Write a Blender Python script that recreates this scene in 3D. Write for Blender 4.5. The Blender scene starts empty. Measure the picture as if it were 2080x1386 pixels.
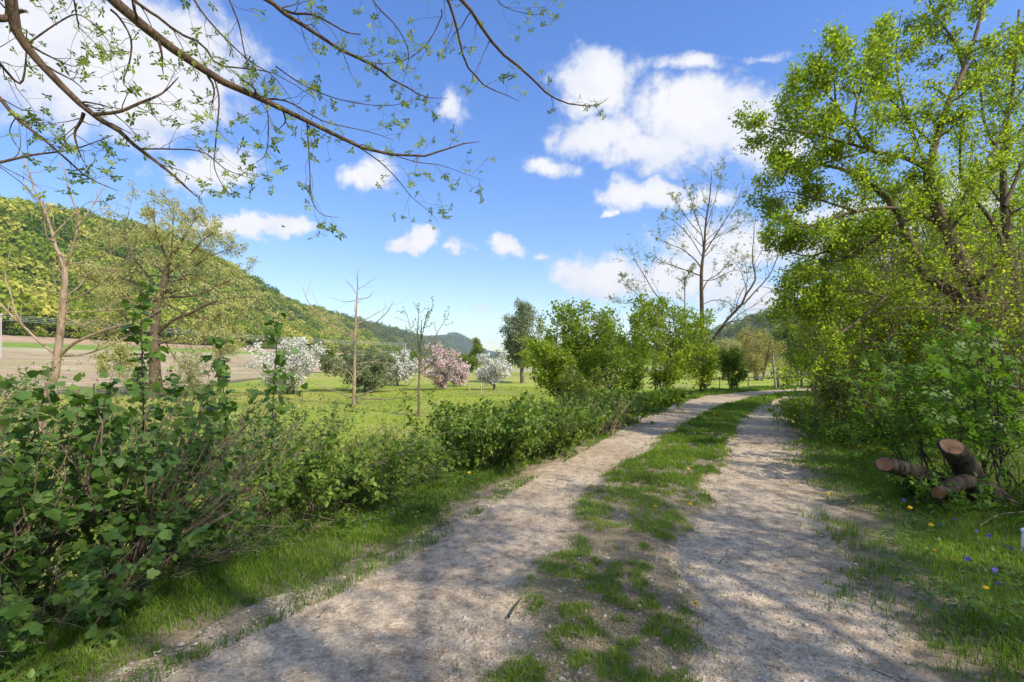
import bpy, math, random
import numpy as np
from mathutils import Vector

# ------------------------------------------------------------------ camera, sky, sun, exposure
scene = bpy.context.scene
COL = scene.collection
F, HZ, EYE = 982.0, 735.0, 1.6          # focal length in photo pixels, horizon row, eye height
cam_d = bpy.data.cameras.new('camera')
cam = bpy.data.objects.new('camera', cam_d)
COL.objects.link(cam)
cam.location = (0, 0, EYE)
cam.rotation_euler = (math.radians(90), 0, 0)
cam_d.sensor_width = 36
cam_d.lens = 36 * F / 2080
cam_d.shift_y = (HZ - 693) / 2080
cam_d.clip_start = 0.05
cam_d.clip_end = 9000
scene.camera = cam

SUN_EL, SUN_AZ = 43.0, 128.0            # azimuth clockwise from +Y: right of and behind the camera
TO_SUN = Vector((math.sin(math.radians(SUN_AZ)) * math.cos(math.radians(SUN_EL)),
                 math.cos(math.radians(SUN_AZ)) * math.cos(math.radians(SUN_EL)),
                 math.sin(math.radians(SUN_EL))))
sd = bpy.data.lights.new('sun', 'SUN')
sd.energy = 3.0
sd.angle = math.radians(0.53)
sd.color = (1.0, 0.93, 0.82)
so = bpy.data.objects.new('sun', sd)
COL.objects.link(so)
so.rotation_euler = (-TO_SUN).to_track_quat('-Z', 'Y').to_euler()

scene.view_settings.view_transform = 'Standard'
scene.view_settings.look = 'None'
scene.view_settings.exposure = 0.88
scene.view_settings.gamma = 1
scene.cycles.max_bounces = 6
scene.cycles.diffuse_bounces = 2
scene.cycles.transmission_bounces = 4
scene.cycles.transparent_max_bounces = 8

world = bpy.data.worlds.new('World')
scene.world = world
world.use_nodes = True


class NT:
    """tiny node-tree builder"""
    def __init__(s, tree):
        s.t = tree
        tree.nodes.clear()

    def n(s, typ, ins=None, **props):
        nd = s.t.nodes.new(typ)
        for k, v in props.items():
            setattr(nd, k, v)
        for k, v in (ins or {}).items():
            sock = nd.inputs[k]
            if isinstance(v, bpy.types.NodeSocket):
                s.t.links.new(v, sock)
            else:
                sock.default_value = v
        return nd

    def m(s, op, a, b=0.0, c=None, clamp=False):
        ins = {0: a, 1: b}
        if c is not None:
            ins[2] = c
        return s.n('ShaderNodeMath', ins, operation=op, use_clamp=clamp).outputs[0]

    def mix(s, fac, a, b, blend='MIX'):
        nd = s.n('ShaderNodeMix', None, data_type='RGBA', blend_type=blend)
        for k, v in ((0, fac), (6, a), (7, b)):
            if isinstance(v, bpy.types.NodeSocket):
                s.t.links.new(v, nd.inputs[k])
            else:
                if k and len(v) == 3:
                    v = (*v, 1)
                nd.inputs[k].default_value = v
        return nd.outputs[2]

    def noise(s, vec, scale, detail=4, rough=0.55, dist=0.0):
        return s.n('ShaderNodeTexNoise', {'Vector': vec, 'Scale': scale, 'Detail': detail,
                                          'Roughness': rough, 'Distortion': dist})

    def ramp(s, fac, stops, interp='LINEAR'):
        nd = s.n('ShaderNodeValToRGB', {0: fac})
        cr = nd.color_ramp
        cr.interpolation = interp
        while len(cr.elements) < len(stops):
            cr.elements.new(0.5)
        for e, (p, c) in zip(cr.elements, stops):
            e.position = p
            e.color = (*c, 1) if len(c) == 3 else c
        return nd.outputs[0]

    def smooth(s, v, lo, hi):
        nd = s.n('ShaderNodeMapRange', {0: v, 1: lo, 2: hi, 3: 0.0, 4: 1.0}, interpolation_type='SMOOTHSTEP')
        return nd.outputs[0]


def build_world():
    w = NT(world.node_tree)
    sky = w.n('ShaderNodeTexSky', None, sky_type='NISHITA')
    sky.sun_disc = False
    sky.sun_elevation = math.radians(SUN_EL)
    sky.sun_rotation = math.radians(SUN_AZ)
    sky.altitude = 200
    sky.air_density = 1.15
    sky.dust_density = 0.25
    sky.ozone_density = 3.0
    tc = w.n('ShaderNodeTexCoord').outputs['Generated']
    sep = w.n('ShaderNodeSeparateXYZ', {0: tc})
    X, Y, Z = sep.outputs
    ys = w.m('MAXIMUM', Y, 0.08)
    # turbulence shared by all cloud edges
    n1 = w.noise(tc, 9.0, 7, 0.6)
    n2 = w.noise(tc, 3.2, 3, 0.5)
    nv = w.n('ShaderNodeVectorMath', {0: n1.outputs['Color'], 1: (0.5, 0.5, 0.5)}, operation='SUBTRACT').outputs[0]
    nv2 = w.n('ShaderNodeVectorMath', {0: n2.outputs['Color'], 1: (0.5, 0.5, 0.5)}, operation='SUBTRACT').outputs[0]
    uv = w.n('ShaderNodeCombineXYZ', {0: w.m('DIVIDE', X, ys), 1: w.m('DIVIDE', Z, ys), 2: 0.0}).outputs[0]
    uv = w.n('ShaderNodeVectorMath', {0: nv, 1: (0.20, 0.13, 0), 2: uv}, operation='MULTIPLY_ADD').outputs[0]
    uv = w.n('ShaderNodeVectorMath', {0: nv2, 1: (0.07, 0.04, 0), 2: uv}, operation='MULTIPLY_ADD').outputs[0]
    # (column, row, half width, half height, weight) of each cloud as seen over the valley
    cl = [(200, 120, 330, 155, 1), (330, 210, 170, 85, 1), (95, 60, 240, 110, .9), (430, 345, 95, 42, .8), (745, 350, 62, 46, .85),
          (480, 454, 85, 20, .8), (540, 464, 70, 18, .8), (605, 468, 62, 20, .85), (825, 497, 62, 23, 1), (1012, 505, 46, 24, 1), (928, 507, 30, 13, .5),
          (935, 215, 34, 32, .6), (1215, 165, 105, 75, 1), (1210, 275, 110, 60, .85), (1440, 250, 175, 100, 1), (1330, 310, 150, 48, .9),
          (1560, 290, 110, 75, .9), (1115, 350, 60, 28, .65), (1420, 130, 85, 28, .7), (1540, 112, 48, 16, .45),
          (1310, 395, 95, 34, 1), (1400, 410, 80, 24, .8), (1235, 555, 90, 42, 1), (1400, 560, 150, 48, 1), (1500, 500, 150, 55, .85),
          (1560, 600, 160, 34, .9), (1210, 642, 120, 12, .55), (1240, 430, 16, 10, .6), (1120, 522, 36, 10, .45),
          (970, 630, 22, 7, .5), (1030, 648, 40, 8, .4), (1740, 480, 160, 90, .9), (1950, 420, 160, 90, .8), (1900, 620, 400, 60, .8)]
    acc = None
    for px, py, a, b, wt in cl:
        u, v = (px - 1040) / F, (HZ - py) / F
        d = w.n('ShaderNodeVectorMath', {0: uv, 1: (u, v, 0)}, operation='SUBTRACT').outputs[0]
        d = w.n('ShaderNodeVectorMath', {0: d, 1: (F / a / 1.25, F / b / 1.25, 0)}, operation='MULTIPLY').outputs[0]
        L = w.n('ShaderNodeVectorMath', {0: d}, operation='LENGTH').outputs['Value']
        f = w.m('MULTIPLY_ADD', L, -wt, wt)
        acc = f if acc is None else w.n('ShaderNodeMath', {0: acc, 1: f, 2: 0.12}, operation='SMOOTH_MAX').outputs[0]
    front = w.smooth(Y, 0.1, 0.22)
    # unseen cloud over rest of the sky, thickened to neutralise and lift fill light
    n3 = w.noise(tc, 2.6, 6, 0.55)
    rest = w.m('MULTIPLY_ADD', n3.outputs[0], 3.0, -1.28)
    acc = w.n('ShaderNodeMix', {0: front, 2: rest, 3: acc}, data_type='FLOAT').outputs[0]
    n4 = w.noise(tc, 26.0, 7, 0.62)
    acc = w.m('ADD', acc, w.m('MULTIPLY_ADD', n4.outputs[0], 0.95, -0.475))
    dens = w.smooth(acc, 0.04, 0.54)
    n5 = w.noise(tc, 7.0, 5, 0.55)
    body = w.m('ADD', w.m('MULTIPLY', n5.outputs[0], 0.9), w.m('MULTIPLY', acc, 0.35))
    ccol = w.ramp(body, [(0.32, (0.60, 0.69, 0.86)), (0.52, (0.80, 0.84, 0.93)), (0.7, (0.93, 0.94, 0.97))])
    ccol = w.n('ShaderNodeVectorMath', {0: ccol, 1: (5.1, 5.05, 5.0)}, operation='MULTIPLY').outputs[0]
    gm = w.n('ShaderNodeGamma', {0: sky.outputs[0], 1: 0.78}).outputs[0]
    hs = w.n('ShaderNodeHueSaturation', {'Hue': 0.518, 'Saturation': 1.42, 'Value': 1.5, 'Color': gm}).outputs[0]
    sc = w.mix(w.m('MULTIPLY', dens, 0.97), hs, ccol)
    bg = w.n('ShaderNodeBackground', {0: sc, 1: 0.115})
    out = w.n('ShaderNodeOutputWorld', {0: bg.outputs[0]})


build_world()

# ------------------------------------------------------------------ helpers
RS = np.random.RandomState


def tag(o, label=None, cat=None, group=None, kind=None):
    if label: o['label'] = label
    if cat: o['category'] = cat
    if group: o['group'] = group
    if kind: o['kind'] = kind
    return o


def thing(name, loc, label, cat, group=None):
    o = bpy.data.objects.new(name, None)
    o.empty_display_size = 0.2
    COL.objects.link(o)
    o.location = loc
    return tag(o, label, cat, group)


def mesh_obj(name, mat, V, faces, parent=None, tint=None, smooth=False, cols=None, mats=None):
    """V (N,3); faces: list of int arrays (M,k)."""
    V = np.asarray(V, dtype=np.float64)
    q = parent
    while q is not None:
        V = V - np.array(q.location)[None]
        q = q.parent
    me = bpy.data.meshes.new(name)
    me.vertices.add(len(V))
    me.vertices.foreach_set('co', V.astype(np.float32).ravel())
    faces = [np.asarray(f, dtype=np.int32) for f in faces if len(f)]
    nl = sum(f.size for f in faces)
    npol = sum(len(f) for f in faces)
    me.loops.add(nl)
    me.polygons.add(npol)
    me.loops.foreach_set('vertex_index', np.concatenate([f.ravel() for f in faces]))
    tot = np.concatenate([np.full(len(f), f.shape[1], np.int32) for f in faces])
    st = np.concatenate([[0], np.cumsum(tot)[:-1]]).astype(np.int32)
    me.polygons.foreach_set('loop_start', st)
    if smooth:
        me.polygons.foreach_set('use_smooth', np.ones(npol, bool))
    me.update(calc_edges=True)
    if tint is not None:
        a = me.attributes.new('tint', 'FLOAT', 'POINT')
        a.data.foreach_set('value', np.asarray(tint, np.float32))
    if cols is not None:
        a = me.attributes.new('gcol', 'FLOAT_COLOR', 'POINT')
        c = np.ones((len(V), 4), np.float32)
        c[:, :3] = cols
        a.data.foreach_set('color', c.ravel())
    me.materials.append(mat)
    o = bpy.data.objects.new(name, me)
    COL.objects.link(o)
    if parent is not None:
        o.parent = parent
    return o


def norm(v):
    return v / np.maximum(np.linalg.norm(v, axis=-1, keepdims=True), 1e-9)


def tubes(paths, radii, sides=5, cap=True):
    """paths (P,n,3), radii (P,n) -> V, faces"""
    P, n, _ = paths.shape
    T = np.empty_like(paths)
    T[:, 1:-1] = paths[:, 2:] - paths[:, :-2]
    T[:, 0] = paths[:, 1] - paths[:, 0]
    T[:, -1] = paths[:, -1] - paths[:, -2]
    T = norm(T)
    mean = norm(paths[:, -1] - paths[:, 0])
    ref = np.where(np.abs(mean[:, 2:3]) > 0.7, np.array([[1., 0, 0]]), np.array([[0, 0, 1.]]))
    ref = norm(np.cross(mean, ref))[:, None, :]
    U = norm(ref - (ref * T).sum(-1, keepdims=True) * T)
    W = np.cross(T, U)
    a = np.linspace(0, 2 * np.pi, sides, endpoint=False)
    ring = (np.cos(a)[None, None, :, None] * U[:, :, None] + np.sin(a)[None, None, :, None] * W[:, :, None])
    V = paths[:, :, None] + ring * radii[:, :, None, None]
    V = V.reshape(-1, 3)
    p = np.arange(P)[:, None, None] * n * sides
    i = np.arange(n - 1)[None, :, None] * sides
    k = np.arange(sides)[None, None, :]
    k2 = (k + 1) % sides
    f = np.stack(np.broadcast_arrays(p + i + k, p + i + k2, p + i + sides + k2, p + i + sides + k), -1).reshape(-1, 4)
    fs = [f]
    if cap:
        fs.append((np.arange(P)[:, None] * n * sides + (n - 1) * sides + np.arange(sides)[None]))
    return V, fs


def join(parts):
    """parts: list of (V, faces)"""
    off, VV, FF = 0, [], []
    for V, fs in parts:
        VV.append(V)
        for f in fs:
            FF.append(np.asarray(f) + off)
        off += len(V)
    # merge same-size faces
    by = {}
    for f in FF:
        by.setdefault(f.shape[1], []).append(f)
    return np.concatenate(VV), [np.concatenate(v) for v in by.values()]


def crom(pts, n):
    """Catmull-Rom through pts -> n samples"""
    p = np.asarray(pts, float)
    p = np.vstack([2 * p[0] - p[1], p, 2 * p[-1] - p[-2]])
    m = len(p) - 3
    t = np.linspace(0, m - 1e-6, n)
    i = t.astype(int)
    u = (t - i)[:, None]
    a, b, c, d = p[i], p[i + 1], p[i + 2], p[i + 3]
    return 0.5 * (2 * b + (c - a) * u + (2 * a - 5 * b + 4 * c - d) * u ** 2 + (3 * b - a - 3 * c + d) * u ** 3)


def P(px, py, D):
    return np.array([D * (px - 1040) / F, D, EYE + D * (HZ - py) / F])


def grow(rs, paths, radii, K, ratio, ang=(35, 70), t0=0.2, t1=1.0, n=6, wig=0.15, up=0.05, rr=0.6, Lscale=None, flat=1.0, minlen=0.0, taper=0.25):
    """children (vectorised). returns (P*K,n,3), radii"""
    Pn, m, _ = paths.shape
    L = np.linalg.norm(np.diff(paths, axis=1), axis=-1).sum(1) if Lscale is None else np.full(Pn, Lscale)
    t = t0 + (t1 - t0) * (np.arange(K)[None] + rs.rand(Pn, K)) / K
    f = t * (m - 1)
    i = np.minimum(f.astype(int), m - 2)
    u = (f - i)[..., None]
    idx = np.arange(Pn)[:, None]
    base = paths[idx, i] * (1 - u) + paths[idx, i + 1] * u
    tan = norm(paths[idx, i + 1] - paths[idx, i])
    rb = radii[idx, i] * (1 - u[..., 0]) + radii[idx, i + 1] * u[..., 0]
    base = base.reshape(-1, 3); tan = tan.reshape(-1, 3); rb = rb.ravel()
    N = len(base)
    r = rs.randn(N, 3)
    side = norm(r - (r * tan).sum(-1, keepdims=True) * tan)
    side[:, 2] *= flat
    a = np.radians(rs.uniform(ang[0], ang[1], N))[:, None]
    d = norm(tan * np.cos(a) + side * np.sin(a))
    ln = (np.repeat(L, K) * ratio * (1.15 - 0.6 * t.ravel()) * rs.uniform(0.6, 1.25, N))
    ln = np.maximum(ln, minlen)
    st = (ln / (n - 1))[:, None]
    out = np.empty((N, n, 3))
    out[:, 0] = base
    for k in range(1, n):
        d = norm(d + rs.randn(N, 3) * wig + np.array([0, 0, up]))
        out[:, k] = out[:, k - 1] + d * st
    ra = (np.minimum(rb * rr, rb))[:, None] * np.linspace(1, taper, n)[None]
    return out, ra


def frames(d, nrm):
    y = norm(d)
    z = norm(nrm - (nrm * y).sum(-1, keepdims=True) * y)
    x = np.cross(y, z)
    return x, y, z


def instance(T, faces, base, d, nrm, size):
    """place template T (k,3) at base with y along d, z along nrm"""
    x, y, z = frames(d, nrm)
    M = np.stack([x, y, z], 1)                       # (N,3,3) rows are axes
    V = base[:, None] + np.einsum('kj,njc->nkc', T, M) * np.asarray(size).reshape(-1, 1, 1)
    k = len(T)
    off = (np.arange(len(base)) * k)[:, None, None]
    fs = [(np.asarray(f)[None] + off).reshape(-1, len(f[0])) for f in faces]
    return V.reshape(-1, 3), fs


def tmpl(kind):
    if kind == 'quad':       # leaf as a folded pair
        T = [(0, 0, 0), (.34, .45, .06), (0, 1, -.05), (-.34, .45, .06)]
        return np.array(T, float), [[(0, 1, 2, 3)]]
    if kind == 'slim':
        T = [(0, 0, 0), (.17, .4, .03), (0, 1, -.08), (-.17, .4, .03)]
        return np.array(T, float), [[(0, 1, 2, 3)]]
    if kind == 'ovate':
        T = [(0, 0, 0), (.22, .16, .05), (.33, .42, .07), (.2, .75, .02), (0, 1, -.1), (-.2, .75, .02), (-.33, .42, .07), (-.22, .16, .05), (0, .45, 0)]
        return np.array(T, float), [[(8, 0, 1), (8, 1, 2), (8, 2, 3), (8, 3, 4), (8, 4, 5), (8, 5, 6), (8, 6, 7), (8, 7, 0)]]
    if kind == 'maple':      # lobed leaf
        o = [(0, 0), (.2, -.06), (.4, .02), (.44, .2), (.52, .36), (.46, .5), (.31, .54), (.27, .76), (.12, .92), (0, 1), (-.12, .92), (-.27, .76), (-.31, .54), (-.46, .5), (-.52, .36), (-.44, .2), (-.4, .02), (-.2, -.06)]
        T = [(x, y, .12 * abs(x) - .12 * y * y) for x, y in o] + [(0, .32, 0)]
        n = len(o)
        return np.array(T, float), [[(n, i, (i + 1) % n) for i in range(n)]]
    if kind == 'tuft':       # rosette of five small leaves
        T, Fc = [], []
        for k in range(6):
            a = k * 1.047 + .3
            c, s = math.cos(a), math.sin(a)
            b = len(T)
            l = (1, .75, .9, .7, 1, .8)[k]
            for (x, y, z) in [(0, 0.05, 0), (.26, .55, .1), (0, 1, .0), (-.26, .55, .1)]:
                x *= l; y *= l
                T.append((x * c - y * s, (x * s + y * c) * .55 + .35, z + .25 * math.sin(k * 2.1) * y))
            Fc.append((b, b + 1, b + 2, b + 3))
        return np.array(T, float), [Fc]
    if kind == 'compound':   # five leaflets on a stalk
        T, Fc = [], []
        for (bx, by, ang, l) in [(0, .62, 0, .5), (0, .6, -.95, .42), (0, .6, .95, .42), (0, .33, -1.2, .36), (0, .33, 1.2, .36)]:
            c, s = math.cos(ang), math.sin(ang)
            b = len(T)
            for (x, y, z) in [(0, 0, 0), (.25, .3, .05), (.22, .65, .02), (0, 1, -.12), (-.22, .65, .02), (-.25, .3, .05)]:
                x *= l; y = y * l + .06
                T.append((bx + x * c - y * s, by + x * s + y * c, z * l - .15 * by * by))
            Fc.append((b, b + 1, b + 2, b + 3, b + 4, b + 5))
        return np.array(T, float), [Fc]
    if kind == 'clump':      # a handful of crossed leaf faces, for far crowns
        rs = RS(5)
        T, Fc = [], []
        for k in range(3):
            c = rs.randn(3) * .3
            q = norm(rs.randn(3) * .45 + np.array([0, 0, 1.])); u = norm(np.cross(q, rs.randn(3))); v = norm(np.cross(q, u))
            b = len(T)
            for s, t in ((-1, -.7), (.8, -1), (1, .8), (-.7, 1)):
                T.append(c + (u * s + v * t) * .38)
            Fc.append((b, b + 1, b + 2, b + 3))
        return np.array(T, float), [Fc]


def leaves(rs, paths, per, kind, size, t0=0.15, t1=1.0, jit=0.02, droop=0.1, flat=0.6, var=0.35, tb=None):
    """leaf mesh data along paths. tint per leaf"""
    T, fs = tmpl(kind)
    Pn, m, _ = paths.shape
    t = rs.uniform(t0, t1, (Pn, per))
    f = t * (m - 1)
    i = np.minimum(f.astype(int), m - 2)
    u = (f - i)[..., None]
    idx = np.arange(Pn)[:, None]
    base = (paths[idx, i] * (1 - u) + paths[idx, i + 1] * u).reshape(-1, 3)
    tan = norm(paths[idx, i + 1] - paths[idx, i]).reshape(-1, 3)
    N = len(base)
    base = base + rs.randn(N, 3) * jit
    d = norm(tan * 0.5 + rs.randn(N, 3) * 0.7 + np.array([0, 0, -droop]))
    nr = norm(rs.randn(N, 3) * (1 - flat) + np.array([0.1, -0.1, 1.0]) * flat)
    sz = size * rs.uniform(1 - var, 1 + var, N)
    V, F_ = instance(T, fs, base, d, nr, sz)
    # neighbouring leaves share part of their tint
    br = np.repeat(rs.rand(Pn), per)
    tn = np.clip(0.5 + (rs.rand(N) - .5) * .6 + (br - .5) * .6, 0, 1)
    return V, F_, np.repeat(tn, len(T))


def leaf_obj(name, mat, parent, parts):
    VV, FF = join([(p[0], p[1]) for p in parts])
    tn = np.concatenate([p[2] for p in parts])
    return mesh_obj(name, mat, VV, FF, parent, tint=tn)


# value noise
_G = RS(11).rand(256, 256)


def vnoise(x, y):
    xi = np.floor(x).astype(int); yi = np.floor(y).astype(int)
    u = x - xi; v = y - yi
    u = u * u * (3 - 2 * u); v = v * v * (3 - 2 * v)
    a = _G[xi % 256, yi % 256]; b = _G[(xi + 1) % 256, yi % 256]
    c = _G[xi % 256, (yi + 1) % 256]; d = _G[(xi + 1) % 256, (yi + 1) % 256]
    return (a * (1 - u) + b * u) * (1 - v) + (c * (1 - u) + d * u) * v


def fbm(x, y, o=4):
    s, a = 0, .5
    for k in range(o):
        s = s + a * vnoise(x * 2 ** k + 17.3 * k, y * 2 ** k + 5.1 * k)
        a *= .5
    return s / (1 - .5 ** o)


def sst(a, b, x):
    t = np.clip((x - a) / (b - a), 0, 1)
    return t * t * (3 - 2 * t)


# ------------------------------------------------------------------ terrain shape
LE = np.array([(-2.6, -30), (-2.3, -6), (-2.1, 0), (-2.0, 2.41), (-1.72, 2.88), (-1.3, 3.5), (-.83, 4.3), (-.43, 5.3), (.07, 6.5), (.93, 8.3),
               (2.5, 11.6), (4.6, 15.7), (8.7, 22.4), (12.8, 26), (17, 28.8), (24, 31.2), (40, 34), (90, 37)], float)
RE = np.array([(2.0, -30), (1.9, -6), (1.95, 0), (2.06, 2.41), (2.36, 3.05), (2.83, 4.08), (3.47, 5.3), (4.26, 7), (5.2, 8.9), (6.3, 10.8),
               (9.4, 16.5), (12.4, 21.5), (15, 24.6), (18.5, 27), (26, 28.8), (41, 30.6), (60, 32.2), (90, 33.2)], float)
LE[:, 0] -= .20; RE[:, 0] += .13
CL = np.array([(-.5, -6), (-.25, 1.5), (-.10, 2.41), (.21, 3.38), (.48, 4.3), (.87, 5.7), (2.13, 8.06), (4.6, 12.6), (8.3, 18.5), (11.6, 22.6), (15.5, 26)], float)
CR = np.array([(.7, -6), (.8, 1.5), (.88, 2.41), (1.24, 3.38), (1.54, 4.2), (2.03, 5), (2.6, 6.4), (3.5, 8.06), (5.3, 11.6), (8.6, 17), (12.4, 22.2), (15.6, 25)], float)


def sdist(poly, x, y):
    """signed distance, positive left of the travel direction"""
    best = np.full(x.shape, 1e9)
    sg = np.zeros(x.shape)
    for a, b in zip(poly[:-1], poly[1:]):
        d = b - a
        L2 = d @ d
        t = np.clip(((x - a[0]) * d[0] + (y - a[1]) * d[1]) / L2, 0, 1)
        dx = x - a[0] - t * d[0]; dy = y - a[1] - t * d[1]
        q = dx * dx + dy * dy
        c = d[0] * (y - a[1]) - d[1] * (x - a[0])
        m = q < best
        best = np.where(m, q, best)
        sg = np.where(m, np.sign(c), sg)
    return np.sqrt(best) * sg


def base_h(x, y):
    x = np.asarray(x, float); y = np.asarray(y, float)
    sl = sdist(LE, x, y)
    sr = -sdist(RE, x, y)
    h = -1.5 * sst(0.9, 4.8, sl)
    h = h + 0.35 * sst(1.0, 6.0, sr)
    # meadow relief
    m = sst(5, 15, sl)
    h = h + m * (fbm(x * .06 + 3, y * .06, 3) - .5) * .5 + m * .35 * sst(24, 30, y - x * .1) * (1 - sst(38, 46, y)) * sst(-30, -5, x) * 0.6
    X = -x
    # ploughed field rising to the wooded left ridge, which runs up the valley
    h = h + 16.0 * sst(50, 230, X) ** 1.0
    ridge = 60 + 30 * np.exp(-((y - 420) / 150) ** 2) + 4 * sst(700, 1000, y) - 4 * np.exp(-((y - 900) / 200) ** 2) + 10 * (fbm(y * .012, X * .004 + 9, 3) - .5) + 18 * sst(1500, 2300, y)
    rs_ = sst(176, 320, X)
    h = h + ridge * rs_ - 40 * sst(330, 800, X)
    # right hill
    rw = sst(200, 380, y) * (1 - sst(620, 900, y))
    h = h + rw * 0.34 * np.clip(x - 150, 0, 260) * (1 - .3 * sst(380, 700, x)) + rw * 8 * (fbm(x * .02, y * .02, 3) - .5) * sst(150, 220, x)
    # valley end
    h = h + 60 * sst(2100, 2900, y) * (0.5 + fbm(x * .002, y * .001 + 4, 3))
    return h


def ground_h(x, y):
    x = np.asarray(x, float); y = np.asarray(y, float)
    sl = sdist(LE, x, y); sr = -sdist(RE, x, y)
    din = np.minimum(-sl, -sr)
    h = base_h(x, y)
    near = 1 - sst(20, 60, np.hypot(x, y))
    h = h + near * .05 * (fbm(x * 1.3, y * 1.3, 4) - .5) * sst(0, .6, -din)
    return h - 0.09 * sst(0.03, 0.4, din)


def H(x, y):
    return float(ground_h(np.array([x]), np.array([y]))[0])


# ------------------------------------------------------------------ materials
def new_mat(name):
    m = bpy.data.materials.new(name)
    m.use_nodes = True
    return m, NT(m.node_tree)


def leaf_mat(name, c0, c1, c2, trans=0.42, rough=0.5, tboost=(1.25, 1.35, .6), spec=.35):
    m, w = new_mat(name)
    a = w.n('ShaderNodeAttribute', None, attribute_name='tint')
    col = w.ramp(a.outputs['Fac'], [(0.0, c0), (0.5, c1), (1.0, c2)])
    p = w.n('ShaderNodeBsdfPrincipled', {'Base Color': col, 'Roughness': rough, 'Specular IOR Level': spec})
    tcol = w.n('ShaderNodeVectorMath', {0: col, 1: tboost}, operation='MULTIPLY').outputs[0]
    t = w.n('ShaderNodeBsdfTranslucent', {'Color': tcol})
    mx = w.n('ShaderNodeMixShader', {0: trans, 1: p.outputs[0], 2: t.outputs[0]})
    w.n('ShaderNodeOutputMaterial', {0: mx.outputs[0]})
    return m


def bark_mat(name, c0, c1, scale=18, bump=.5, stretch=0.25):
    m, w = new_mat(name)
    tc = w.n('ShaderNodeTexCoord').outputs['Object']
    v = w.n('ShaderNodeVectorMath', {0: tc, 1: (1, 1, stretch)}, operation='MULTIPLY').outputs[0]
    n = w.noise(v, scale, 6, .65, .6)
    n2 = w.noise(tc, scale * .18, 3, .5)
    f = w.m('ADD', w.m('MULTIPLY', n.outputs[0], .75), w.m('MULTIPLY', n2.outputs[0], .3))
    col = w.ramp(f, [(.36, c0), (.62, c1)])
    b = w.n('ShaderNodeBump', {'Strength': bump, 'Distance': .03, 'Height': n.outputs[0]})
    p = w.n('ShaderNodeBsdfPrincipled', {'Base Color': col, 'Roughness': .85, 'Specular IOR Level': .2, 'Normal': b.outputs[0]})
    w.n('ShaderNodeOutputMaterial', {0: p.outputs[0]})
    return m


def plain_mat(name, c, rough=.7, noise=.25, scale=30, metal=0):
    m, w = new_mat(name)
    tc = w.n('ShaderNodeTexCoord').outputs['Object']
    n = w.noise(tc, scale, 5)
    f = w.m('MULTIPLY_ADD', n.outputs[0], noise * 2, 1 - noise)
    col = w.n('ShaderNodeVectorMath', {0: (*c,), 1: (1, 1, 1)}, operation='MULTIPLY').outputs[0]
    col = w.n('ShaderNodeVectorMath', {0: col, 3: f}, operation='SCALE').outputs[0]
    p = w.n('ShaderNodeBsdfPrincipled', {'Base Color': col, 'Roughness': rough, 'Metallic': metal})
    w.n('ShaderNodeOutputMaterial', {0: p.outputs[0]})
    return m


def ground_mat():
    m, w = new_mat('ground_soil_and_grass')
    g = w.n('ShaderNodeNewGeometry').outputs['Position']
    a = w.n('ShaderNodeAttribute', None, attribute_name='gcol').outputs['Color']
    n1 = w.noise(g, 1.7, 6, .65)
    n2 = w.noise(g, 14, 5, .7)
    n3 = w.noise(g, .12, 4, .6)
    f = w.m('ADD', w.m('MULTIPLY', n1.outputs[0], .6), w.m('MULTIPLY', n2.outputs[0], .7))
    f = w.m('ADD', f, w.m('MULTIPLY', n3.outputs[0], .5))
    f = w.m('MULTIPLY_ADD', f, 1.25, -.12)
    col = w.n('ShaderNodeVectorMath', {0: a, 3: f}, operation='SCALE').outputs[0]
    # straw coloured flecks
    n4 = w.noise(g, 5.0, 5, .75)
    fl = w.m('MULTIPLY', w.smooth(n4.outputs[0], .56, .7), .35)
    col = w.mix(fl, col, (.22, .2, .08))
    b = w.n('ShaderNodeBump', {'Strength': .7, 'Distance': .06, 'Height': n2.outputs[0]})
    p = w.n('ShaderNodeBsdfPrincipled', {'Base Color': col, 'Roughness': .95, 'Specular IOR Level': .1, 'Normal': b.outputs[0]})
    w.n('ShaderNodeOutputMaterial', {0: p.outputs[0]})
    return m


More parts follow.
